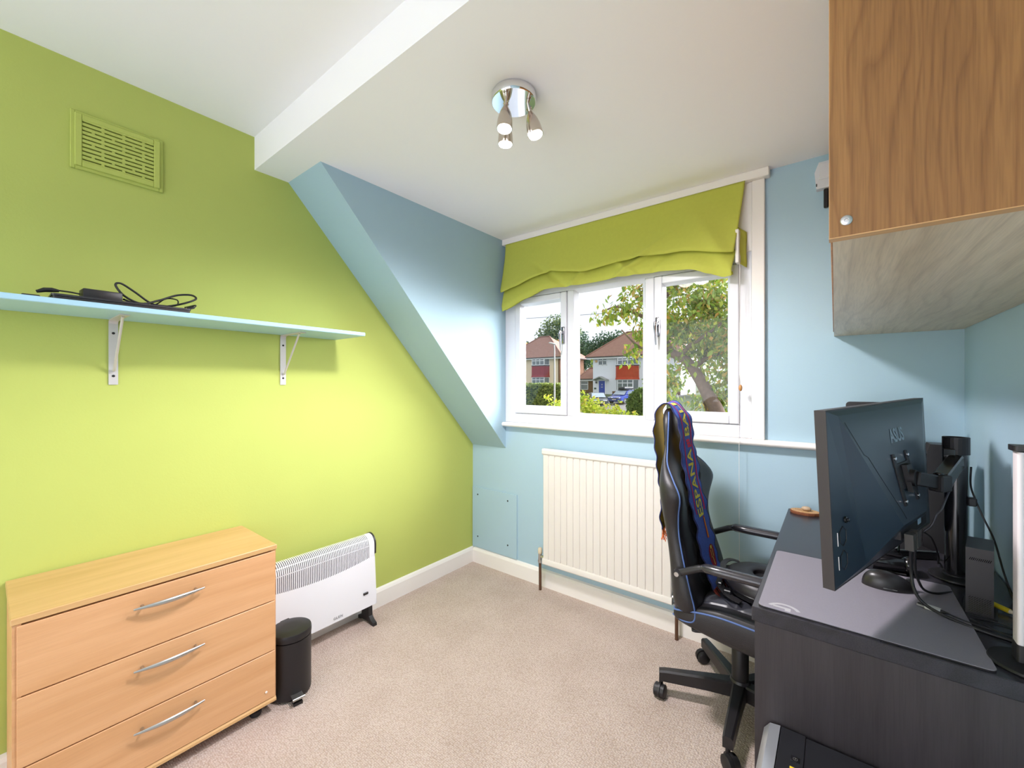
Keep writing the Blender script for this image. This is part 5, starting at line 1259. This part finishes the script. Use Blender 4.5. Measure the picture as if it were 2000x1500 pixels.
# ------------------------------------------------------------------ cars
def car(name, label, x, y, ang, paint, roofbox=False, Lc=4.2, Wc=1.78):
    z0 = gz(y) + .055; t = thing(name, label, 'car', (x, y, z0))
    R = Matrix.Translation((x, y, z0)) @ Matrix.Rotation(ang, 4, 'Z')
    h = Wc / 2
    body = [(-Lc / 2, .35), (-Lc / 2 + .05, .62), (-Lc / 2 + .25, .74), (-Lc / 2 + 1.0, .92), (Lc / 2 - .35, .98), (Lc / 2 - .05, .86), (Lc / 2, .45), (Lc / 2 - .1, .25), (-Lc / 2 + .1, .22)]
    rg = []
    for yy, k in ((-h, .9), (-h + .06, 1), (h - .06, 1), (h, .9)): rg.append([(px * (.985 if k < 1 else 1), yy, .5 + (pz - .5) * k) for px, pz in body])
    obj('body', MB().loft(rg).move(R), paint, t, 40)
    cab = [(-Lc / 2 + .95, .90), (-Lc / 2 + 1.65, 1.40), (-Lc / 2 + 2.0, 1.46), (Lc / 2 - .85, 1.44), (Lc / 2 - .30, .96)]
    obj('cabin', MB().loft([[(px, yy * (1 if pz < 1 else .86), pz) for px, pz in cab] for yy in (-h + .06, h - .06)]).move(R), paint, t, 40)
    ws = MB().add([(-Lc / 2 + .98, -h + .16, .955), (-Lc / 2 + .98, h - .16, .955), (-Lc / 2 + 1.60, h * .86 - .14, 1.39), (-Lc / 2 + 1.60, -h * .86 + .14, 1.39)], [(0, 1, 2, 3)])
    ws.v = [(v[0] - .03, v[1], v[2] + .03) for v in ws.v]
    obj('windscreen', ws.move(R), mat('pale reflecting screen', rgb(150, 162, 172), .1, spec=.8), t)
    for s in (-1, 1):
        obj('side_glass', MB().add([(-Lc / 2 + 1.35, s * (h - .055), .98), (Lc / 2 - .65, s * (h - .055), 1.0), (Lc / 2 - .95, s * (h * .86 - .035), 1.38), (-Lc / 2 + 1.75, s * (h * .86 - .035), 1.38)], [(0, 1, 2, 3)]).move(R), H_GL, t)
        obj('headlight', MB().box(-Lc / 2 - .01, -Lc / 2 + .22, s * h * .55 - .2, s * h * .55 + .2, .60, .72, .03).move(R), mat('lamp glass', rgb(196, 200, 206), .15), t)
        obj('mirror', MB().box(-Lc / 2 + 1.25, -Lc / 2 + 1.40, s * (h + .05) - .09, s * (h + .05) + .09, .95, 1.08, .03).move(R), paint, t)
        for wx in (-Lc / 2 + .80, Lc / 2 - .80):
            w_ = obj('wheel', MB().cyl((wx, s * (h - .20), .32), (wx, s * (h + .01), .32), .32, n=20).move(R), mat('tyre', rgb(34, 34, 36), .8), t, 40)
            obj('hub_cap', MB().cyl((wx, s * (h + .01), .32), (wx, s * (h + .02), .32), .19, n=14).move(R), mat('alloy', rgb(120, 122, 126), .35, .7), w_, 40)
    obj('number_plate', MB().box(-Lc / 2 - .02, -Lc / 2 + .02, -.26, .26, .40, .51).move(R), mat('pale number plate', rgb(222, 214, 190), .5), t)
    obj('grille', MB().box(-Lc / 2 - .008, -Lc / 2 + .03, -.5, .5, .54, .62).move(R), H_DK, t)
    if roofbox:
        obj('roof_box', MB().box(-Lc / 2 + 1.5, Lc / 2 - .7, -.42, .42, 1.54, 1.86, .12, 3).move(R), mat('black roof box', rgb(44, 46, 54), .35), t, 50)
        obj('roof_bar', MB().box(-Lc / 2 + 1.95, -Lc / 2 + 2.02, -.7, .7, 1.46, 1.54).move(R), H_DK, t)
    return t
car('parked_car', 'dark blue car with a black roof box parked in front of the white house', -18.7, 44.5, math.radians(82), mat('dark blue car paint', rgb(44, 62, 150), .25, .2, coat=.5), True)
car('parked_car', 'dark grey car half hidden by the yellow shrub near the blue door', -20.2, 40.8, math.radians(125), mat('dark grey car paint', rgb(46, 50, 60), .25, .2, coat=.5))

# ------------------------------------------------------------------ street lamp and wires
sl_ = thing('street_lamp', 'slim grey street lamp in front of the cream house', 'street lamp', (-20.07, 32, gz(32)))
GV = mat('weathered grey steel', rgb(168, 168, 164), .5, .3)
obj('column', MB().tube([(-20.07, 32, gz(32)), (-20.07, 32, 1.5), (-20.07, 32, 4.55), (-20.10, 32, 4.9), (-20.2, 32, 5.05)], [.09, .08, .055, .05, .05], 10), GV, sl_, 50)
obj('lantern', MB().tube([(-19.9, 32, 4.95), (-20.15, 32, 5.03), (-20.55, 32, 5.13), (-20.68, 32, 5.14)], [.06, .12, .12, .05], 10, flat=.6), mat('pale lantern', rgb(206, 204, 198), .5), sl_, 50)
WIRE = mat('overhead wire', rgb(96, 100, 108), .7)
def wire(x0, z0, x1, z1, y, sag):
    return obj('overhead_wire', MB().tube([(x0 + (x1 - x0) * k / 16, y, z0 + (z1 - z0) * k / 16 - sag * 4 * (k / 16) * (1 - k / 16)) for k in range(17)], .016, 5), WIRE)
tag(wire(-26, 6.72, 4, 5.6, 25, .25), 'thin overhead wire crossing the sky above the houses', 'wire')

# ------------------------------------------------------------------ trees behind the houses
def bgtree(name, label, x, y, blobs, n, L, m, seed, trunk_h=6, k=1):
    x *= k; y *= k; L *= k; blobs = [(b[0] * k, b[1] * k, 1.25 + (b[2] - 1.25) * k, b[3] * k, b[4] * k, b[5] * k) for b in blobs]
    t = thing(name, label, 'tree', (x, y, gz(y)), 'trees behind the houses')
    obj('crown', blob_leaves([(x + b[0], y + b[1], b[2], b[3], b[4], b[5]) for b in blobs], n, L, L * .38, seed, 0, .35), m, t, kind='stuff')
    obj('trunk', MB().tube([(x, y, gz(y)), (x + .2, y, trunk_h), (x, y, trunk_h * 1.8)], [.5, .4, .15], 8), BARK, t)
    for k, b in enumerate(blobs[:4]): obj('branch', MB().tube([(x, y, trunk_h), (x + b[0] * .6, y + b[1] * .6, b[2])], [.25, .08], 6), BARK, t)
bgtree('oak_tree', 'tall airy oak rising behind the cream house roof', -50, 80, [(0, 0, 14, 4.2, 3, 3.2), (3, 0, 15, 3.0, 3, 2.6), (-2.5, 0, 12, 3, 3, 2.5), (2, 0, 11, 4.5, 3, 2.5), (4.5, 0, 12, 2.5, 3, 3)], 3600, .55, LF_BG, 51, k=1.16)
bgtree('oak_tree', 'dark tree at the left edge of the left pane behind the cream house', -60, 78, [(0, 0, 11, 3.2, 3, 3.2), (1.2, 0, 8, 3.4, 3, 3), (-2, 0, 13, 3, 3, 2), (2.5, 0, 10, 2, 2, 2)], 2600, .5, LF_DK, 52)
bgtree('beech_tree', 'yellow green tree top just above the cream house roof', -50.5, 75, [(0, 0, 9.5, 3.6, 2, 1.9), (4, 0, 9.2, 2.4, 2, 1.8), (-3.4, 0, 9.2, 2.4, 2, 1.6)], 1500, .42, LF_OR, 53)
bgtree('conifer_tree', 'dark conifer between the two house roofs', -44, 82, [(0, 0, 9, 2.2, 2, 4.5), (-1.5, 0, 7, 2.4, 2, 3), (1.5, 0, 7.5, 2.2, 2, 3.6)], 2400, .5, LF_DK, 54, k=1.08)
bgtree('conifer_tree', 'broad dark tree behind the white house roof', -38, 80, [(0, 0, 9, 3.2, 2, 3.6), (3, 0, 10, 2.6, 2, 2.8), (-2.6, 0, 8, 2.2, 2, 3), (5.5, 0, 9, 3, 2, 3)], 3200, .5, LF_DK, 55, k=.97)
bgtree('ash_tree', 'mid green tree left of the dark conifer between the roofs', -47.0, 84, [(0, 0, 9.5, 2.4, 2, 3.2), (-1.5, 0, 7, 2, 2, 3), (1.2, 0, 6.5, 2, 2, 2.4)], 1800, .5, LF_BG, 56, k=1.28)
bgtree('garden_tree', 'bright green tree in the gap beside the white house wall', -36.2, 74, [(0, 0, 5, 1.7, 1.5, 2.6), (.8, 0, 3.4, 1.6, 1.5, 2.2), (-.8, 0, 6.5, 1.2, 1, 1.2)], 1700, .38, LF_BR, 57, 3)
bgtree('ash_tree', 'green tree behind the right end of the white house roof', -22, 80, [(0, 0, 9.5, 5, 3, 3), (5, 0, 10, 5, 3, 3.4), (11, 0, 9, 5, 3, 3.4)], 2600, .6, LF_BG, 58)
